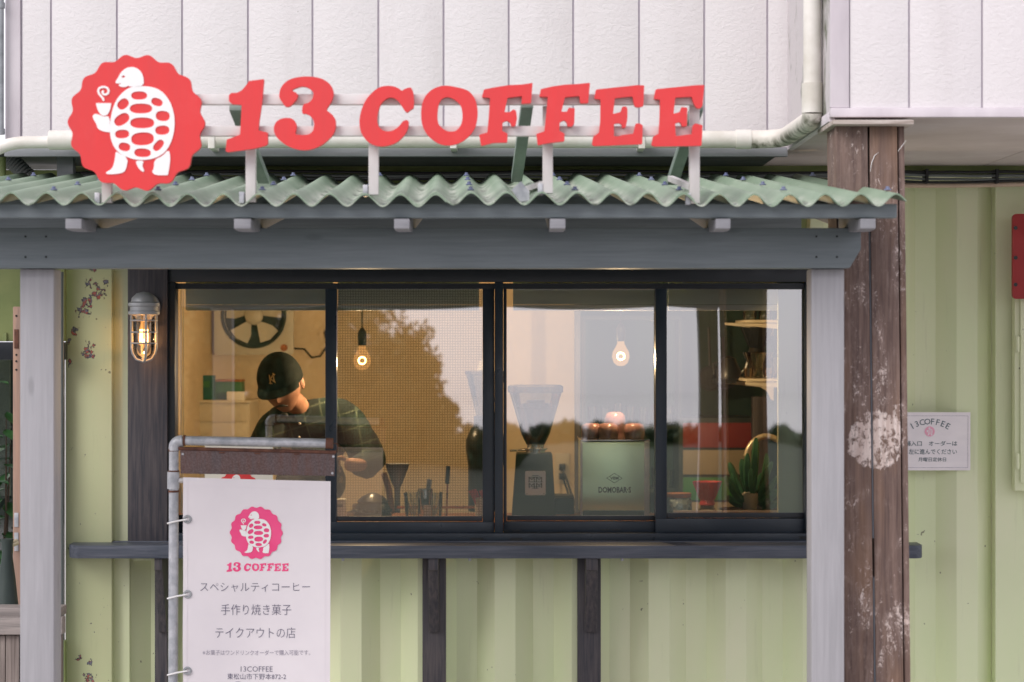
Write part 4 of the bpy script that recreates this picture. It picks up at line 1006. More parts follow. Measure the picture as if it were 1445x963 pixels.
# grinder
DG = 8.72; ug = 1/F*DG; g0 = base(753, DG)
gz = lambda py: Z(py, DG)
gr = thing('coffee_grinder', 'tall dark grinder with white badge and smoky bean hopper beside the machine', 'coffee grinder', g0)
def frus(x0a, x1a, x0b, x1b, za, zb_, yc, da, db_):   # tapered block
    c = [(x0a, yc-da, za), (x1a, yc-da, za), (x1b, yc-db_, zb_), (x0b, yc-db_, zb_), (x0a, yc+da, za), (x1a, yc+da, za), (x1b, yc+db_, zb_), (x0b, yc+db_, zb_)]
    return MB().hexa([Vector(q) for q in c])
yg = g0.y+.1
frus(X(722, DG), X(784.5, DG), X(728.5, DG), X(779.5, DG), ZC, gz(641), yg, .105, .085).build('body', M['grinder'], gr, bevel=.006)
bd = MB().plate([rrect(741, 665, 770, 699, 8.71, 2)], g0.y-.0105, g0.y-.008)
bd.build('badge', M['white_vinyl'], gr)
mb = MB(); c = P(755.5, 680.5, 8.70)
cyl_r = 10.0*ug
for k in range(9):
    zz = -cyl_r+cyl_r*2*(k+.5)/9; hw = math.sqrt(max(0, cyl_r**2-zz**2))
    if k not in (2, 3, 5, 6): mb.box(c.x-hw, c.x+hw, g0.y-.0125, g0.y-.0115, c.z+zz-.0014, c.z+zz+.0014)
mb.build('badge_emblem', M['ink_green'], gr)
for q in (677, 685.5):
    mb = MB(); put_text(mb, 'MM', 755.5, q, 8.70, 19, 7, -.0002)
    dy = g0.y-.0135-(8.70+CY-.0002); mb.v = [(a, b+dy, c_) for a, b, c_ in mb.v]; mb.build('badge_letters', M['black_matte'], gr, recalc=False)
for p in (743.5, 767.5): MB().tube([P(p, 697, 8.7)+Vector((0, .006, 0)), P(p, 697, 8.7)], .0022, 8).build('rivet', M['black'], gr)
ctr = Vector((X(756, DG), yg, 0))
MB().lathe([(14*ug, 0), (14*ug, 5*ug), (17*ug, 6*ug), (17*ug, 8*ug), (12*ug, 9*ug), (12*ug, 14*ug)], Vector((ctr.x, ctr.y, gz(642))), 24).build('collar', M['chrome'], gr)
MB().tube([Vector((ctr.x-.035, ctr.y-.03, gz(636))), Vector((ctr.x-.11, ctr.y-.05, gz(637)))], .005, 10).build('lever', M['chrome'], gr)
hop = MB().lathe([(13*ug, gz(629)), (20*ug, gz(615)), (37*ug, gz(556)), (38.5*ug, gz(547))], Vector((ctr.x, ctr.y, 0)), 32)
ho = hop.build('hopper', M['smoke'], gr)
MB().lathe([(38.5*ug, gz(555)), (39.5*ug, gz(554)), (39.5*ug, gz(546)), (36*ug, gz(544)), (1e-4, gz(543.5))], Vector((ctr.x, ctr.y, 0)), 32).build('hopper_lid', M['smoke'], ho)
MB().lathe([(12*ug, gz(628)), (18.5*ug, gz(615)), (31*ug, gz(575)), (20*ug, gz(571)), (1e-4, gz(568))], Vector((ctr.x, ctr.y, 0)), 24).build('beans', M['beans'], ho)
MB().lathe([(13*ug, gz(574)), (13*ug, gz(566)), (1e-4, gz(565.5))], Vector((ctr.x, ctr.y, 0)), 18).build('bean_guard', M['black'], ho)
# second grinder, half hidden by the centre post
D2 = 9.0; u2 = 1/F*D2; g2 = base(685, D2); c2 = Vector((X(685, D2), D2+CY+.08, 0)); z2 = lambda py: Z(py, D2)
gr2 = thing('coffee_grinder', 'black grinder with rounded shoulders half hidden behind the centre window post', 'coffee grinder', g2)
MB().lathe([(25*u2, ZC), (25*u2, z2(660)), (28*u2, z2(640)), (28*u2, z2(622)), (21*u2, z2(606)), (17*u2, z2(602)), (17*u2, z2(588))], c2, 28).build('body', M['black'], gr2)
h2 = MB().lathe([(13*u2, z2(588)), (18*u2, z2(570)), (28*u2, z2(530)), (30*u2, z2(529)), (30*u2, z2(524)), (1e-4, z2(523))], c2, 28).build('hopper', M['smoke'], gr2)
MB().lathe([(12*u2, z2(523)), (9*u2, z2(512)), (3*u2, z2(505)), (1e-4, z2(503))], c2, 18).build('hopper_lid', M['cream'], h2)
# socket and cords behind the grinder
so = thing('wall_socket', 'cream double wall socket with two black plugs beside the grinder', 'socket', P(794, 680, 10.64))
pbox(783, 640, 804, 683, 10.638, .01).build('face_plate', M['cream'], so, bevel=.002)
for q in (655, 668):
    pbox(789, q, 798, q+9, 10.61, .028).build('plug', M['black'], so, bevel=.003)
    MB().tube(arc(P(794, q+6, 10.61), P(800, q+22, 10.4), P(811, q+58, 10.0), 8), .006, 8).build('cord', M['black_matte'], so)
ps = solo(box(X(811, 9.62), X(819, 9.62), 9.615+CY, 9.68+CY, .5, 2.34).build('timber_stud', M['dark_wood'], bevel=.002), 'narrow timber stud standing between the socket and the machine', 'post')
kb = thing('knock_box', 'dark box on the counter between the grinder and the machine', 'box', base(797, 8.9)); pbox(782, 700, 810, 735, 8.9, .14).build('bin', M['grinder'], kb, bevel=.004); MB().tube([P(783, 703, 8.9), P(809, 703, 8.9)], .006, 8).build('knock_bar', M['black'], kb)
# espresso machine
DM = 8.66
em = thing('espresso_machine', 'polished steel espresso machine with four pink cups warming on top', 'espresso machine', base(866, DM))
ym = DM+CY; zm0, zm1 = ZC+.012, Z(624, DM)
box(X(820, DM), X(911, DM), ym, ym+.34, zm0, zm1).build('steel_body', M['steel'], em, bevel=.004)
for a, b in ((818.5, 822), (909, 916.5)): box(X(a, DM), X(b, DM), ym-.006, ym+.02, ZC, zm1+.004).build('side_frame', M['cast'], em, bevel=.003)
box(X(911.5, DM), X(916, DM), ym+.021, ym+.34, ZC, zm1).build('side_panel', M['black'], em)
box(X(818, DM), X(917, DM), ym-.003, ym+.345, zm1+.0045, zm1+.010).build('cup_tray', M['chrome'], em, bevel=.002)
box(X(822.5, DM), X(908.5, DM), ym-.012, ym-.001, ZC, Z(721, DM)).build('drip_edge', M['grinder'], em)
dm = MB(); dc = P(867, 675, DM); a_, b_ = 11.5/F*DM, 7.2/F*DM
dm.plate([[(dc.x-a_, dc.z), (dc.x, dc.z-b_), (dc.x+a_, dc.z), (dc.x, dc.z+b_)], [(dc.x-a_*.88, dc.z), (dc.x, dc.z+b_*.88), (dc.x+a_*.88, dc.z), (dc.x, dc.z-b_*.88)]], ym-.0015, ym-.0003)
put_text(dm, 'VBM', 867, 675, DM, 12, 4.2, -.001, None, .03); put_text(dm, 'DOMOBAR·S', 867.5, 691.5, DM, 46, 8.5, -.001, None, .035)
dm.build('logo', M['grinder'], em, recalc=False)
for i, (px, q, dd, lab) in enumerate([(835, 597, .1, 'leftmost pink cup upside down on the machine'), (858, 597, .08, 'middle pink cup upside down on the front of the machine'), (868, 581, .2, 'raised pink cup standing behind the other three'), (895, 597, .1, 'rightmost pink cup upside down on the machine')]):
    D = DM+dd; r_ = 15.2/F*D; zb_ = zm1+.0105 if i != 2 else Z(612, D)
    t_ = thing('cup', lab, 'cup', (X(px, D), D+CY, zb_), 'pink cups on the espresso machine')
    H = Z(q, D)-zb_
    MB().lathe([(r_*.9, 0), (r_*.98, H*.25), (r_, H*.55), (r_*.95, H*.74), (r_*.8, H*.9), (r_*.5, H*.985), (1e-4, H)], (X(px, D), D+CY, zb_), 24).build('bowl', M['pinkglass'], t_)
    if i == 2: MB().lathe([(r_*.9, 0), (r_*.9, zb_-zm1-.0105)], (X(px, D), D+CY, zm1+.0105), 20).build('lower_bowl', M['pinkglass'], t_)

# things along the counter in the screened pane
def lathe_thing(name, lab, cat, px, D, prof, m, part, n=20, z=None):
    b = base(px, D);
    if z is not None: b.z = z
    t_ = thing(name, lab, cat, b); MB().lathe([(r/F*D, h/F*D) for r, h in prof], b, n).build(part, M[m], t_); return t_
t_ = lathe_thing('cast_iron_dome', 'dark ornate domed lid with ribbed edge on the counter', 'dome', 526, 8.75, [(27, 0), (27, 5), (25, 7), (25, 12), (21, 20), (22, 23), (14, 30), (5, 34), (0.01, 35)], 'black', 'dome', 28)
for k in range(14):
    a = math.pi*k/13; c = base(526, 8.75); r_ = 25.5/F*8.75
    MB().ball(c+Vector((r_*math.cos(a), -r_*math.sin(a), .03)), .007, n=8, m=6).build('rib', M['brass'] if k == 99 else M['black'], t_)
t_ = thing('milk_carton', 'small white milk carton at the left of the screened pane', 'carton', base(480, 8.7)); pbox(469, 705, 487, 735, 8.7, .07).build('carton', M['card'], t_, bevel=.002); pbox(474, 712, 484, 716, 8.699, .001).build('label', M['ink_green'], t_)
t_ = thing('tan_box', 'small tan box tucked beside the dark dome', 'box', base(503, 8.95)); pbox(497, 712, 507, 736, 8.95, .05).build('carton', M['beige_pipe'], t_, bevel=.002)
D = 9.0
t_ = thing('pour_over_stand', 'wooden pour-over stand with a dark metal dripper cone', 'coffee stand', base(556, D))
MB().tube(arc(P(553, 735, D), P(552, 690, D), P(541, 668, D)), .014, 10).build('wooden_arm', M['wood'], t_)
MB().lathe([(4/F*D, Z(735, D)), (4/F*D, Z(690, D)), (8/F*D, Z(682, D)), (16/F*D, Z(660, D)), (17/F*D, Z(655, D)), (15/F*D, Z(656, D))], (X(560, D), D+CY+.03, 0), 22).build('cone', M['cast'], t_)
for i, (px, lab) in enumerate([(583, 'clear glass of spoons left of the cutlery pot'), (612, 'clear glass of teaspoons right of the cutlery pot')]):
    t_ = lathe_thing('spoon_glass', lab, 'glass', px, 8.78, [(11, 0), (13, 34), (12.3, 34), (10.3, 1)], 'clear', 'glass')
    for k in range(5):
        b = base(px, 8.78); tip = P(px-9+4.5*k+(3 if i else -4), 696+2*(k % 2)*4, 8.78); tip.y += .01*(k-2)
        MB().tube([b+Vector((.004*(k-2), .004*(k % 3-1), .008)), tip], .0022, 6).build('spoon', M['cast'], t_)
t_ = lathe_thing('cutlery_pot', 'white-labelled pot of tongs and forks in the middle of the counter', 'pot', 600, 8.74, [(10, 0), (11, 40), (10.3, 40), (9.3, 1)], 'chrome', 'pot')
pbox(598, 713, 608, 735, 8.698, .001).build('label', M['card'], t_)
for p0, p1, q1, r in [(598, 605, 676, .006), (601, 608, 677, .006), (596, 590, 698, .003), (598, 594, 700, .003), (604, 611, 700, .003)]:
    b = base(p0, 8.74); MB().tube([b+Vector((0, 0, .02)), P(p1, q1, 8.74)], r, 8).build('tong' if r > .005 else 'fork', M['cast'], t_)
t_ = thing('milk_whisk', 'slim whisk with a black handle standing upright on the counter', 'whisk', base(630, 8.8)); MB().tube([base(630, 8.8), P(631.5, 682, 8.8)], .004, 8).build('shaft', M['copper'], t_); MB().tube([P(631, 683, 8.8), P(632.5, 658, 8.8)], .0095, 10).build('handle', M['black'], t_)
t_ = thing('red_clip', 'pair of red plastic tongs leaning by the centre post', 'tongs', base(676, 8.8))
for a, b in ((664, 674), (678, 688)): MB().hexa([P(a+7, 713, 8.8), P(b+8, 711, 8.8), P(b-2, 690, 8.8), P(a-3, 693, 8.8)]+[P(a+7, 713, 8.82), P(b+8, 711, 8.82), P(b-2, 690, 8.82), P(a-3, 693, 8.82)]).build('blade', M['redplastic'], t_, bevel=.002)
t_ = lathe_thing('counter_cup', 'plain cup under the red tongs by the centre post', 'cup', 680, 8.82, [(9, 0), (11, 26), (10, 26), (8, 1)], 'card', 'cup')
rl = thing('counter_rail', 'thin wooden rail lying along the back of the counter', 'rail', base(610, 8.95)); MB().tube([P(560, 716, 8.95), P(672, 716, 8.95)], .006, 8).build('rail', M['copper'], rl)

# right pane: shelves, drippers, faucet, cactus, cabinet
DQ = 9.35
shv = thing('wall_shelf', 'pale shelf unit on white brackets holding glass drippers', 'shelf unit', P(1120, 570, DQ))
box(X(1117, DQ), X(1126, DQ), DQ+CY-.02, DQ+CY+.02, Z(566, DQ), 2.34).build('wall_upright', M['cream'], shv, bevel=.002)
for q in (452, 534):
    box(X(1048, DQ), X(1121, DQ), DQ+CY-.021-.1, DQ+CY+.30, Z(q+4, DQ), Z(q, DQ)).build('shelf_board', M['cream'], shv, bevel=.002)
    pr = [(1048, q+5), (1117, q+5), (1117, q+32), (1113, q+30), (1108, q+19), (1098, q+13), (1049, q+8)]
    MB().plate([[(X(a, DQ), Z(b, DQ)) for a, b in pr]], DQ+CY-.10, DQ+CY-.085).build('bracket', M['cream'], shv, bevel=.002)
    MB().plate([[(X(a-28, DQ+.3), Z(b-1, DQ+.3)) for a, b in pr]], DQ+CY+.22, DQ+CY+.235).build('bracket', M['cream'], shv, bevel=.002)
def dripper(px, q, D, lab, m, sc=1.0):
    b = P(px, q, D); u = sc/F*D
    t_ = thing('coffee_dripper', lab, 'dripper', b)
    MB().lathe([(9*u, 0), (12*u, 2*u), (10*u, 8*u), (11*u, 10*u), (21*u, 36*u), (20*u, 36*u), (9*u, 11*u)], b, 24).build('cone', M[m], t_)
    for k in range(12):
        a = 2*math.pi*k/12; MB().tube([b+Vector((11*u*math.cos(a), 11*u*math.sin(a), 10*u)), b+Vector((21.5*u*math.cos(a), 21.5*u*math.sin(a), 36*u))], .8*u, 5).build('rib', M[m], t_)
    return t_
dripper(1070, 533.5, DQ, 'clear ribbed glass dripper at the front of the lower shelf', 'clear', 1.0)
dripper(1100, 533.5, DQ+.05, 'clear ribbed glass dripper by the shelf upright', 'clear', .8)
dripper(1068, 500, DQ+.12, 'dark dripper stacked above the front glass one', 'black', 1.05); dripper(1100, 503, DQ+.12, 'dark dripper stacked behind by the upright', 'black', .8)
for px, lab in ((1028, 'dark kettle at the outer end of the lower shelf, spout out'),):
    b = P(px, 535, DQ+.2); t_ = thing('drip_kettle', lab, 'kettle', b); u = 1/F*DQ
    MB().lathe([(17*u, 0), (18*u, 12*u), (11*u, 26*u), (10*u, 30*u), (1e-4, 34*u)], b, 22).build('body', M['black'], t_)
    MB().tube([b+Vector((14*u, 0, 6*u)), b+Vector((24*u, 0, 14*u)), b+Vector((28*u, 0, 26*u))], 2*u, 8).build('spout', M['chrome'], t_)
    MB().tube([b+Vector((-10*u, 0, 26*u)), b+Vector((-22*u, 0, 22*u)), b+Vector((-20*u, 0, 6*u))], 2*u, 8).build('handle', M['black'], t_)
    box(b.x-.07, b.x+.03, b.y-.05, b.y+.1, b.z-.02, b.z-.001).build('stand', M['black'], t_)
for i, px in enumerate((1058, 1080, 1102)):
    t_ = lathe_thing('glass_server', 'glass server on the upper shelf, '+['outermost', 'middle one', 'beside the upright'][i], 'glass jug', px, DQ, [(9, 0), (10, 10), (7, 18), (8, 24)], 'clear', 'jug', 18, Z(451.5, DQ))
for px, q, ln_, lab in ((1000, 462, 60, 'dark long-handled pan hanging on the wall left of the glass shelves'), (1020, 476, 44, 'dark ladle hanging next to the glass shelves')):
    t_ = thing('hanging_pan', lab, 'pan', P(px, q, 10.2), 'pans hanging by the glass shelves')
    MB().tube([P(px, q, 10.2), P(px+2, q+ln_, 10.2)], .007, 8).build('handle', M['black'], t_)
    MB().lathe([(.06, 0), (.066, .022), (.06, .022), (.055, .004)], P(px+2, q+ln_+12, 10.2), 20, M=Matrix.Rotation(R(90), 3, 'X')).build('bowl', M['black'], t_)
for i, px in enumerate((1056, 1084, 1108)):
    b = P(px, 533.6, DQ-.06); u = 1/F*DQ
    t_ = thing('glass_cup', 'small glass cup on the lower shelf, '+['at its outer front end', 'between the two drippers', 'close to the upright'][i], 'cup', b)
    MB().lathe([(6*u, 0), (7.5*u, 14*u), (7*u, 14*u), (5.5*u, 1.5*u)], b, 16).build('cup_body', M['amber'], t_)
    MB().tube([b+Vector((7*u, 0, 11*u)), b+Vector((11*u, 0, 9*u)), b+Vector((7*u, 0, 3*u))], 1*u, 6).build('handle', M['amber'], t_)
fa = thing('tap', 'arched metal tap over the sink behind the cactus', 'tap', base(1113, 9.0))
c = [P(1114, 735, 9.0), P(1113.5, 655, 9.0)]+arc(P(1113, 650, 9.0), P(1110, 622, 9.0), P(1085, 616, 9.0), 6)+arc(P(1078, 616, 9.0), P(1058, 620, 9.0), P(1053, 644, 9.0), 6)
MB().tube(c, [4.2/F*9]*len(c), 12).build('spout', M['brass'], fa)
wp = solo(pbox(1106, 652, 1123, 738, 9.06, .03).build('chopping_board', M['wood'], bevel=.003), 'upright wooden board standing behind the tap', 'board')
tr = thing('serving_tray', 'thin pale tray under the cactus pot', 'tray', base(1050, 8.75))
box(X(992, 8.68), X(1102, 8.68), 8.66+CY, 8.95+CY, ZC+.0005, ZC+.006).build('tray_base', M['black'], tr); box(X(950, 8.66), X(1101, 8.66), 8.65+CY, 8.66+CY, ZC+.001, Z(720.5, 8.66)).build('rim', M['card'], tr)
ca = thing('cactus_pot', 'clump of green finger cactus in a low dark pot', 'potted cactus', base(1058, 8.8)+Vector((0, 0, .0065)))
b0 = base(1058, 8.8)+Vector((0, .0, .0065)); uc = 1/F*8.8
MB().lathe([(30*uc, 0), (33*uc, 9*uc), (31*uc, 9*uc), (30*uc, 7*uc), (1e-4, 7*uc)], b0, 24, sx=1.3).build('pot', M['black'], ca)
MB().lathe([(9*uc, 5*uc), (11*uc, 16*uc), (12*uc, 30*uc), (6*uc, 34*uc), (1e-4, 35*uc)], b0, 14).build('stem', M['spine'], ca)
for x0, y0_, x1, y1_, x2, y2_, w_ in [(1058, 700, 1048, 672, 1047, 648, 5), (1060, 702, 1066, 650, 1067, 618, 5), (1052, 704, 1036, 676, 1029, 653, 5), (1050, 708, 1036, 700, 1024, 672, 5), (1068, 704, 1082, 678, 1082, 640, 4.5), (1070, 706, 1084, 698, 1097, 672, 5), (1072, 712, 1084, 708, 1100, 690, 5), (1056, 712, 1044, 704, 1038, 690, 4), (1064, 704, 1058, 680, 1060, 662, 4.5), (1075, 717, 1088, 715, 1104, 708, 4.5), (1056, 700, 1052, 670, 1055, 640, 4.5), (1072, 702, 1078, 672, 1090, 652, 4.5), (1048, 712, 1036, 712, 1026, 700, 4.5), (1062, 708, 1070, 690, 1074, 668, 4.5), (1046, 706, 1034, 690, 1033, 668, 4)]:
    dd = 8.8+random.uniform(-.06, .06); pts = arc(P(x0, y0_, 8.8), P(x1, y1_, dd), P(x2, y2_, dd), 8)
    rr = [w_*uc*q for q in (.7, .95, 1.05, 1.1, 1.1, 1.05, 1, .85, .35)]
    mb = MB().tube(pts, rr, 10)
    nn = 10
    for i, v in enumerate(mb.v):
        ring = i//nn; k = i % nn; cpt = pts[min(ring, 8)]; s_ = 1.12 if k % 2 else .84
        mb.v[i] = tuple(cpt+(Vector(v)-cpt)*s_)
    mb.build('finger', M['cactus'], ca)
dr = dripper(998, 724, 8.8, 'red plastic dripper standing on a glass jug by the cactus', 'redplastic', .95); dr.location.z += .0
for o in [dr]: o.location.z = ZC+.045; WL[o.name] = Vector(o.location)
t_ = lathe_thing('glass_jug', 'small glass jug under the red dripper', 'jug', 998, 8.8, [(13, 0), (14, 8), (9, 13.5), (10, 14.5)], 'clear', 'jug')
t_ = lathe_thing('storage_jar', 'squat jar wrapped in foil with a pale wooden lid', 'jar', 958, 8.74, [(17, 0), (18.5, 4), (18.5, 24), (16, 28), (0.01, 28)], 'foil', 'jar', 26)
bb = base(958, 8.74); MB().lathe([(17*uc, 28.2*uc), (17.5*uc, 29*uc), (17.5*uc, 34*uc), (1e-4, 34.2*uc)], bb, 26).build('lid', M['wood'], t_)
cbn = thing('drawer_cabinet', 'dark cabinet with red, cream and green drawers at the back right', 'cabinet', (X(1015, 10.2), 10.2+CY, 0))
pbox(958, 590, 1066, 800, 10.2, .38).build('carcass', M['cabinet'], cbn, bevel=.003)
for q0, q1, m in ((597, 632, 'reddrawer'), (635.5, 670, 'drawer_buff'), (674, 706, 'greendrawer'), (709, 742, 'drawer_buff')): pbox(964, q0, 1060, q1, 10.185, .014).build('drawer', M[m], cbn, bevel=.003, label={'reddrawer': 'red drawer', 'greendrawer': 'green drawer'}.get(m))
pk = solo(pbox(1062, 560, 1084, 800, 10.0, .05).build('timber_stud', M['dark_wood'], bevel=.003), 'timber stud standing under the lower glass shelf', 'post')
# back shelves with glasses, dim behind the reflection
bk = thing('back_shelf', 'dark wall shelf of glasses behind the espresso machine', 'shelf', P(905, 600, 10.4))
for q in (446, 600, 690): pbox(822, q, 962, q+6, 10.3, .3).build('shelf_board', M['cabinet'], bk, bevel=.002)
for px in (823, 958): pbox(px, 446, px+4, 760, 10.31, .28).build('shelf_side', M['cabinet'], bk)
for q in (600, 690):
    for i in range(7):
        px = 836+18*i; b = P(px, q-.3, 10.36); u = 1/F*10.36; hh = [26, 24, 30][i % 3] if q != 446 else 10
        t_ = thing('drinking_glass', 'clear drinking glass in the '+('upper' if q == 600 else 'lower')+' row on the dim shelves behind the machine', 'glass', b, 'glasses on the '+('upper' if q == 600 else 'lower')+' back shelf')
        MB().lathe([(6*u, 0), (7*u, hh*u), (6.4*u, hh*u), (5.4*u, 1.2*u)], b, 14).build('glass', M['clear'], t_)

# ------------------------------------------------------------------ the barista
def skin_mesh(nodes, edges, sub=2):
    me = bpy.data.meshes.new('sk'); me.from_pydata([n_[0] for n_ in nodes], edges, [])
    o = bpy.data.objects.new('sk', me); COL.objects.link(o)
    o.modifiers.new('skin', 'SKIN'); s_ = o.modifiers.new('sub', 'SUBSURF'); s_.levels = s_.render_levels = sub
    for i, n_ in enumerate(nodes):
        r_ = n_[1]; me.skin_vertices[0].data[i].radius = r_ if isinstance(r_, tuple) else (r_, r_); me.skin_vertices[0].data[i].use_root = (i == 0)
    dg = bpy.context.evaluated_depsgraph_get(); dg.update()
    m2 = bpy.data.meshes.new_from_object(o.evaluated_get(dg))
    mb = MB(); mb.v = [tuple(v.co) for v in m2.vertices]; mb.f = [list(p.vertices) for p in m2.polygons]; mb.sm = [True]*len(mb.f)
    bpy.data.objects.remove(o); bpy.data.meshes.remove(me); bpy.data.meshes.remove(m2)
    return mb
def join(*ms):
    r_ = MB()
    for m in ms: r_.add(m.v, m.f); r_.sm[-len(m.f):] = m.sm
    return r_
pr = thing('person', 'person in a black cap and dark green plaid shirt looking down at work', 'person', (X(440, 9.15), 9.15+CY, .02))
hip = Vector((X(445, 9.3), 9.3+CY, .98)); 
chest = P(438, 690, 9.22); neck = P(425, 578, 9.14)
shL, shR = P(376, 612, 9.12), P(492, 596, 9.2)
elR, haR = P(527, 656, 9.0), P(487, 656, 8.86)
elL, haL = P(360, 690, 8.98), P(420, 712, 8.84)
hc = P(397, 542, 8.97)
Mh = Matrix.Rotation(R(-9), 3, 'Z')@Matrix.Rotation(R(-10), 3, 'Y')@Matrix.Rotation(R(25), 3, 'X')   # turned to the viewer's left and looking down
HS = 1.10
def H(x, y, z): return hc+Mh@(Vector((x, y, z))*HS)
# head: one displaced sphere; local -y is the face, z up
hd = MB(); nl, nm = 36, 28
for j in range(nm+1):
    ph_ = math.pi*j/nm
    for i in range(nl):
        th_ = 2*math.pi*i/nl; d = Vector((math.sin(ph_)*math.sin(th_), -math.sin(ph_)*math.cos(th_), math.cos(ph_)))
        x, y, z = d.x*.078, d.y*.098, d.z*.118
        fr_ = max(0, -d.y)
        if z < -.02: k = (-.02-z)/.1; x *= 1-.28*k; y *= 1-(.12 if y < 0 else .35)*k
        def g(x_, z_, sx, sz): return math.exp(-((x-x_)/sx)**2-((z-z_)/sz)**2)*(fr_ > .3)
        y -= .021*g(0, -.022, .011, .016)+.009*g(0, .0, .008, .022)      # nose
        y += .007*(g(.032, .004, .014, .011)+g(-.032, .004, .014, .011)) # eye sockets
        y -= .005*g(0, .024, .05, .01)                                    # brow
        y -= .006*g(0, -.058, .02, .007)+.006*g(0, -.070, .018, .007)     # lips
        y += .004*g(0, -.064, .024, .003); y -= .008*g(0, -.098, .022, .014)
        hd.v.append(tuple(H(x, y, z)))
for j in range(nm):
    for i in range(nl): hd.f.append([j*nl+i, j*nl+(i+1) % nl, (j+1)*nl+(i+1) % nl, (j+1)*nl+i]); hd.sm.append(True)
for s_ in (1, -1):
    hd.ball(H(s_*.080, .012, -.012), .009*HS, .021*HS, .031*HS, M=Mh, n=12, m=8)
# trunk, neck, arms and hands under the clothes
kn = haR; 
nodes = [(hip, (.11, .08)), (chest, (.10, .07)), (neck, .054), (H(0, .02, -.06), .052), (shR, .05), (elR, .04), (haR+Vector((.06, .04, -.004)), .03), (haR, .034), (shL, .05), (elL, .04), (haL+Vector((-.05, .05, -.01)), .03), (haL, .034)]
edges = [(0, 1), (1, 2), (2, 3), (1, 4), (4, 5), (5, 6), (6, 7), (1, 8), (8, 9), (9, 10), (10, 11)]
body = skin_mesh([(tuple(a), b) for a, b in nodes], edges, 2)
def hand(c, sgn):
    ms = []
    for k in range(4):                       # four fingers curled round the tool
        L = [.95, 1.05, 1.0, .8][k]; zz = .026-.018*k
        b = c+Vector((-.018*sgn, -.004, zz)); 
        p1 = b+Vector((-.028*L*sgn, -.018, .003)); p2 = p1+Vector((-.006*L*sgn, -.026*L, -.004)); p3 = p2+Vector((.016*L*sgn, -.012, -.004))
        ms.append(skin_mesh([(tuple(b), .0105), (tuple(p1), .0098), (tuple(p2), .0088), (tuple(p3), .0075)], [(0, 1), (1, 2), (2, 3)], 1))
    b = c+Vector((.002*sgn, -.018, .022)); p1 = b+Vector((-.016*sgn, -.026, .012)); p2 = p1+Vector((-.022*sgn, -.012, -.006))
    ms.append(skin_mesh([(tuple(b), .0125), (tuple(p1), .0105), (tuple(p2), .0085)], [(0, 1), (1, 2)], 1))
    return ms
bodym = join(hd, body, *hand(haR, 1), *hand(haL, -1)).build('body', M['skin'], pr, recalc=False)
nodes = [(hip, (.17, .13)), (chest.lerp(neck, .1), (.185, .135)),  (neck+Vector((.002, .03, .004)), .088), (shR, .105), (elR, .075), (elR.lerp(haR, .72), .05), (shL, .088), (elL, .068), (elL.lerp(haL, .7), .05)]
edges = [(0, 1), (1, 2), (2, 3), (3, 4), (4, 5), (2, 6), (6, 7), (7, 8)]
sh_ = skin_mesh([(tuple(a), b) for a, b in nodes], edges, 2)
for i, v in enumerate(sh_.v):
    v = Vector(v); sh_.v[i] = tuple(v+Vector((noise.noise(v*14), noise.noise(v*14+Vector((5, 0, 0))), noise.noise(v*14+Vector((0, 9, 0)))))*.010+Vector((0, -1, 0))*.012*noise.noise(Vector((v.x*9+v.z*16, v.y*9, v.z*6-v.x*10))))
shirt = sh_.build('shirt', M['plaid'], pr, recalc=False)
# collar and buttons
for s_ in (1, -1):
    a = neck+Vector((.045*s_, -.055, .005)); b = neck+Vector((.005*s_, -.085, -.055)); c_ = neck+Vector((.085*s_, -.045, -.05)); d_ = neck+Vector((.075*s_, .0, .03))
    MB().hexa([a, b, c_, d_]+[v+Vector((0, .006, -.002)) for v in (a, b, c_, d_)]).build('collar', M['plaid'], shirt, bevel=.002)
for k in range(2): MB().ball(neck+Vector((.002, -.092-.012*k, -.06-.06*k)), .006, .003, .006, n=10, m=6).build('button', M['card'], shirt)
lg = skin_mesh([(tuple(hip), .15)]+[(tuple(hip+Vector((s_*.1, 0, z_))), r_) for s_ in (1, -1) for z_, r_ in ((-.1, .1), (-.5, .07), (-.9, .05))], [(0, 1), (1, 2), (2, 3), (0, 4), (4, 5), (5, 6)], 1)
lg.build('trousers', M['black_matte'], pr, recalc=False)
# cap
cm = MB(); nl, nm = 32, 12
for j in range(nm+1):
    ph_ = R(94)*j/nm
    for i in range(nl):
        th_ = 2*math.pi*i/nl; d = Vector((math.sin(ph_)*math.sin(th_), -math.sin(ph_)*math.cos(th_), math.cos(ph_)))
        cm.v.append(tuple(H(d.x*.092, d.y*.112+.004, .018+d.z*.112)))
for j in range(nm):
    for i in range(nl): cm.f.append([j*nl+i, j*nl+(i+1) % nl, (j+1)*nl+(i+1) % nl, (j+1)*nl+i]); cm.sm.append(True)
cp = cm.build('cap', M['cap'], pr, recalc=False)
bm_ = MB(); n = 18; top = []
for k in (0, 1):
    for r_ in (0, 1):
        for i in range(n+1):
            a = R(-66+132*i/n); x = math.sin(a)*.091; y = -math.cos(a)*.109+.004; ext = .064*math.cos(R(-80+160*i/n))**.55 if r_ else 0
            bm_.v.append(tuple(H(x*(1+.05*r_), y-ext, .024-.004*r_-k*.005-.014*(x/.09)**2*r_)))
n1 = n+1
for i in range(n):
    for b_ in (0, 2*n1): bm_.f.append([b_+i, b_+i+1, b_+n1+i+1, b_+n1+i]); bm_.sm.append(True)
    bm_.f.append([n1+i, n1+i+1, 3*n1+i+1, 3*n1+i]); bm_.sm.append(True)
bm_.build('brim', M['cap'], cp)
MB().ball(H(0, 0, .131), .008, .008, .005, n=10, m=6).build('top_button', M['cap'], cp)
lb = MB(); 
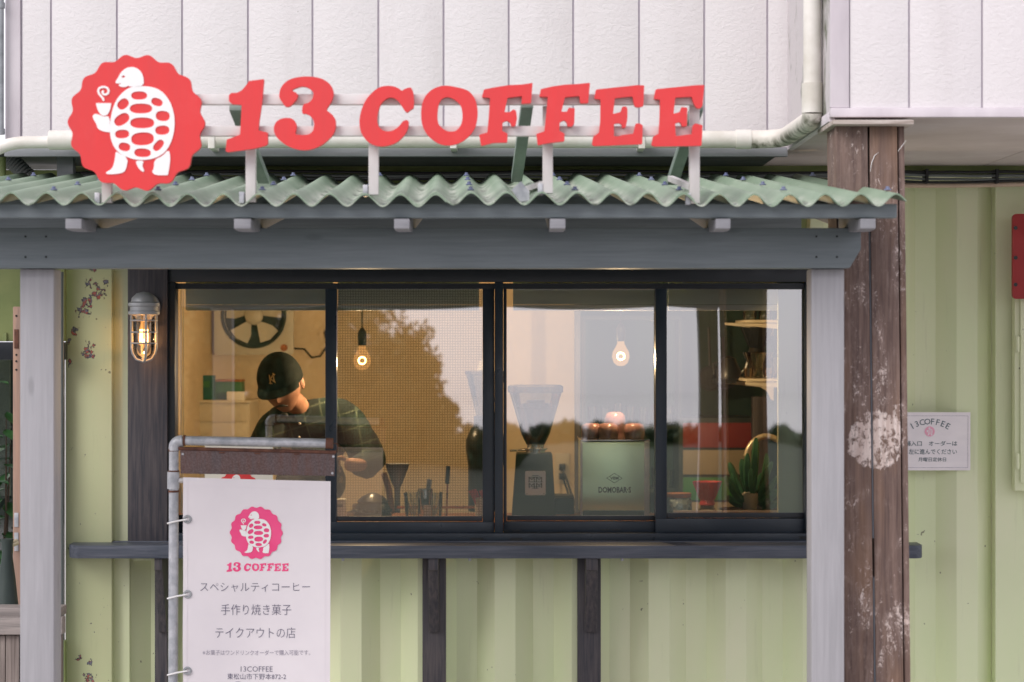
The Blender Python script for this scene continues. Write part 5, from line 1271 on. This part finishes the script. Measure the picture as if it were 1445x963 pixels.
for a, b in [((-.010, .055), (-.010, .085)), ((-.010, .07), (.008, .085)), ((-.006, .07), (.010, .055)), ((.006, .078), (.006, .06)), ((-.016, .056), (-.004, .054)), ((.004, .088), (.012, .082))]:
    def cs_(x, z):
        zz = (z-.018)/.112; rr = math.sqrt(max(0, 1-zz*zz-(x/.092)**2)); return H(x, -.112*rr+.001, z)
    lb.tube([cs_(*a), cs_((a[0]+b[0])/2, (a[1]+b[1])/2), cs_(*b)], .0026, 6)
lb.build('embroidery', M['goldthread'], cp)
hr = MB()
for s_ in (1, -1): hr.ball(H(s_*.072, .02, .012), .013, .03, .03, M=Mh, n=10, m=8)
hr.ball(H(0, .06, -.02), .062, .04, .05, M=Mh, n=14, m=10); hr.build('hair', M['hair'], pr)
fb = MB()
fb.tube([H(-.026, -.094, -.058), H(-.012, -.106, -.047), H(0, -.110, -.045), H(.012, -.106, -.047), H(.026, -.094, -.058)], [.003, .0055, .006, .0055, .003], 8)
fb.ball(H(0, -.094, -.098), .02, .011, .015, M=Mh, n=12, m=8)
for s_ in (1, -1): fb.tube([H(s_*.02, -.106, .012), H(s_*.034, -.101, .016), H(s_*.048, -.088, .01)], [.002, .0035, .002], 6)
fb.build('beard', M['hair'], pr)
pb_ = thing('portafilter', 'dark-handled metal tamper held in the person\'s hand', 'tamper', haR+Vector((-.03, -.03, 0))); q_ = haR+Vector((-.036, -.03, 0))
MB().tube([q_+Vector((0, 0, .05)), q_+Vector((0, 0, -.05))], .011, 12).build('handle', M['black'], pb_); MB().tube([q_+Vector((0, 0, -.051)), q_+Vector((0, 0, -.075))], .028, 18).build('base', M['chrome'], pb_)

# ------------------------------------------------------------------ left edge: neighbour window, plant, worn door frame, plank barrier
nb = thing('old_green_cabin', 'old olive green cabin wall with a dark window at the far left edge', 'cabin', (X(-60, 8.2), 8.2+CY, 0))
pbox(-160, 240, 91, 482, 8.2, .04).build('wall_panel', M['green_dk'], nb, bevel=.003)
pbox(-160, 483, 91, 508, 8.17, .06).build('window_head', M['alu_dk'], nb, bevel=.003)
pbox(-160, 508.5, 91, 900, 8.22, .004).build('window_pane', M['darkglass'], nb)
pbox(4, 470, 9, 482, 8.19, .01).build('weld_seam', M['green_dk'], nb)
pbox(-160, 905, 91, 1100, 8.2, .04).build('lower_panel', M['green_dk'], nb)
pbox(-160, 508.5, 14, 700, 8.5, .01).build('curtain', M['card'], nb); pbox(-160, 500, 90, 1000, 8.9, .02).build('inner_wall', M['cabinet'], nb)
dk = thing('worn_door_frame', 'narrow weathered timber door edge with old hinge holes beside the left post', 'door frame', (X(23, 7.6), 7.6+CY, 0))
pbox(18, 433, 29.5, 858, 7.6, .06).build('jamb', M['old_wood'], dk, bevel=.004)
for q0, q1, m in ((465, 492, 'rust'), (724, 744, 'galv'), (752, 778, 'galv')): pbox(20, q0, 26, q1, 7.597, .004).build('hinge_leaf', M[m], dk, bevel=.001)
for q in (446, 501, 510, 522): MB().tube([P(23, q, 7.598), P(23, q, 7.602)], .004, 8).build('screw_hole', M['black'], dk)
MB().tube([P(12, 770, 7.55), P(24, 765, 7.58)], .012, 10).build('handle', M['brass'], dk)
pbr = thing('plank_barrier', 'low silvered plank barrier with a grey top rail behind the left post', 'barrier', (X(30, 6.9), 6.9+CY, 0))
pbox(-60, 858, 86, 871, 6.9, .09).build('top_rail', M['grey_old'], pbr, bevel=.003); pbox(-60, 872, 88, 896, 6.87, .05).build('rail', M['grey_old'], pbr, bevel=.003)
for i in range(7):
    a = -52+20*i; pbox(a, 897, a+19, 1240, 6.89, .025).build('plank', M['grey_plank'], pbr, bevel=.003)
cf = thing('metal_bucket', 'dark funnel-shaped jug standing behind the plank barrier', 'jug', P(12, 858, 7.4)); MB().lathe([(16/F*7.4, 0), (12/F*7.4, .1), (7/F*7.4, .2), (9/F*7.4, .25)], P(10, 858, 7.4), 18).build('jug_body', M['cabinet'], cf)
plt = thing('leafy_plant', 'dark glossy-leaved plant at the far left edge behind the barrier', 'plant', P(-20, 858, 7.9))
rn = random.Random(11); stems = []
for k in range(6):
    a = P(-30+7*k, 870, 7.95+.05*(k % 3)); b = P(-34+10*k+rn.uniform(-6, 6), 560+30*(k % 3)+rn.uniform(-30, 30), 7.9+.06*(k % 3))
    m_ = (a+b)/2+Vector((rn.uniform(-.03, .03), 0, 0)); MB().tube([a, m_, b], [.006, .005, .002], 6).build('stem', M['bark'], plt)
    for j in range(11):
        t0 = .15+.85*j/10; p = a.lerp(b, t0); an = rn.uniform(0, 6.28); L = rn.uniform(.06, .11)
        d = Vector((math.cos(an), -.4-.3*rn.random(), rn.uniform(-.5, .25))).normalized(); s_ = d.cross(Vector((0, 0, 1))).normalized(); nrm = s_.cross(d)
        V = []; 
        for i, wd in enumerate((.004, .3, .42, .34, .18, .01)):
            q = p+d*L*i/5+nrm*(-.02*(i/5)**2); V += [q-s_*L*wd*.75+nrm*.006, q, q+s_*L*wd*.75+nrm*.006]
        fs = []
        for i in range(5): fs += [(3*i, 3*i+1, 3*i+4, 3*i+3), (3*i+1, 3*i+2, 3*i+5, 3*i+4)]
        MB().add(V, fs, True).build('leaf', M['leaf'], plt, recalc=False)
# under the eaves at the left
du = thing('ribbed_duct', 'ribbed grey flexible duct tucked under the eaves at the left', 'duct', P(10, 235, 7.9))
pts = arc(P(-6, 214, 7.9), P(14, 222, 7.9), P(40, 250, 7.9), 30)
MB().tube(pts, [.03+.004*(i % 2) for i in range(len(pts))], 14).build('duct_hose', M['cable_grey'], du)
sp_ = solo(pbox(80, 221.5, 103, 262, 7.62, .05).build('square_downpipe', M['flashing'], bevel=.004), 'short square grey downpipe behind the emblem disc', 'downpipe')
gp = solo(MB().tube([P(3, 222, 7.7), P(3, 275, 7.7)], .014, 12).build('green_pipe', M['green_dk']), 'short green upright pipe under the white bend', 'pipe')
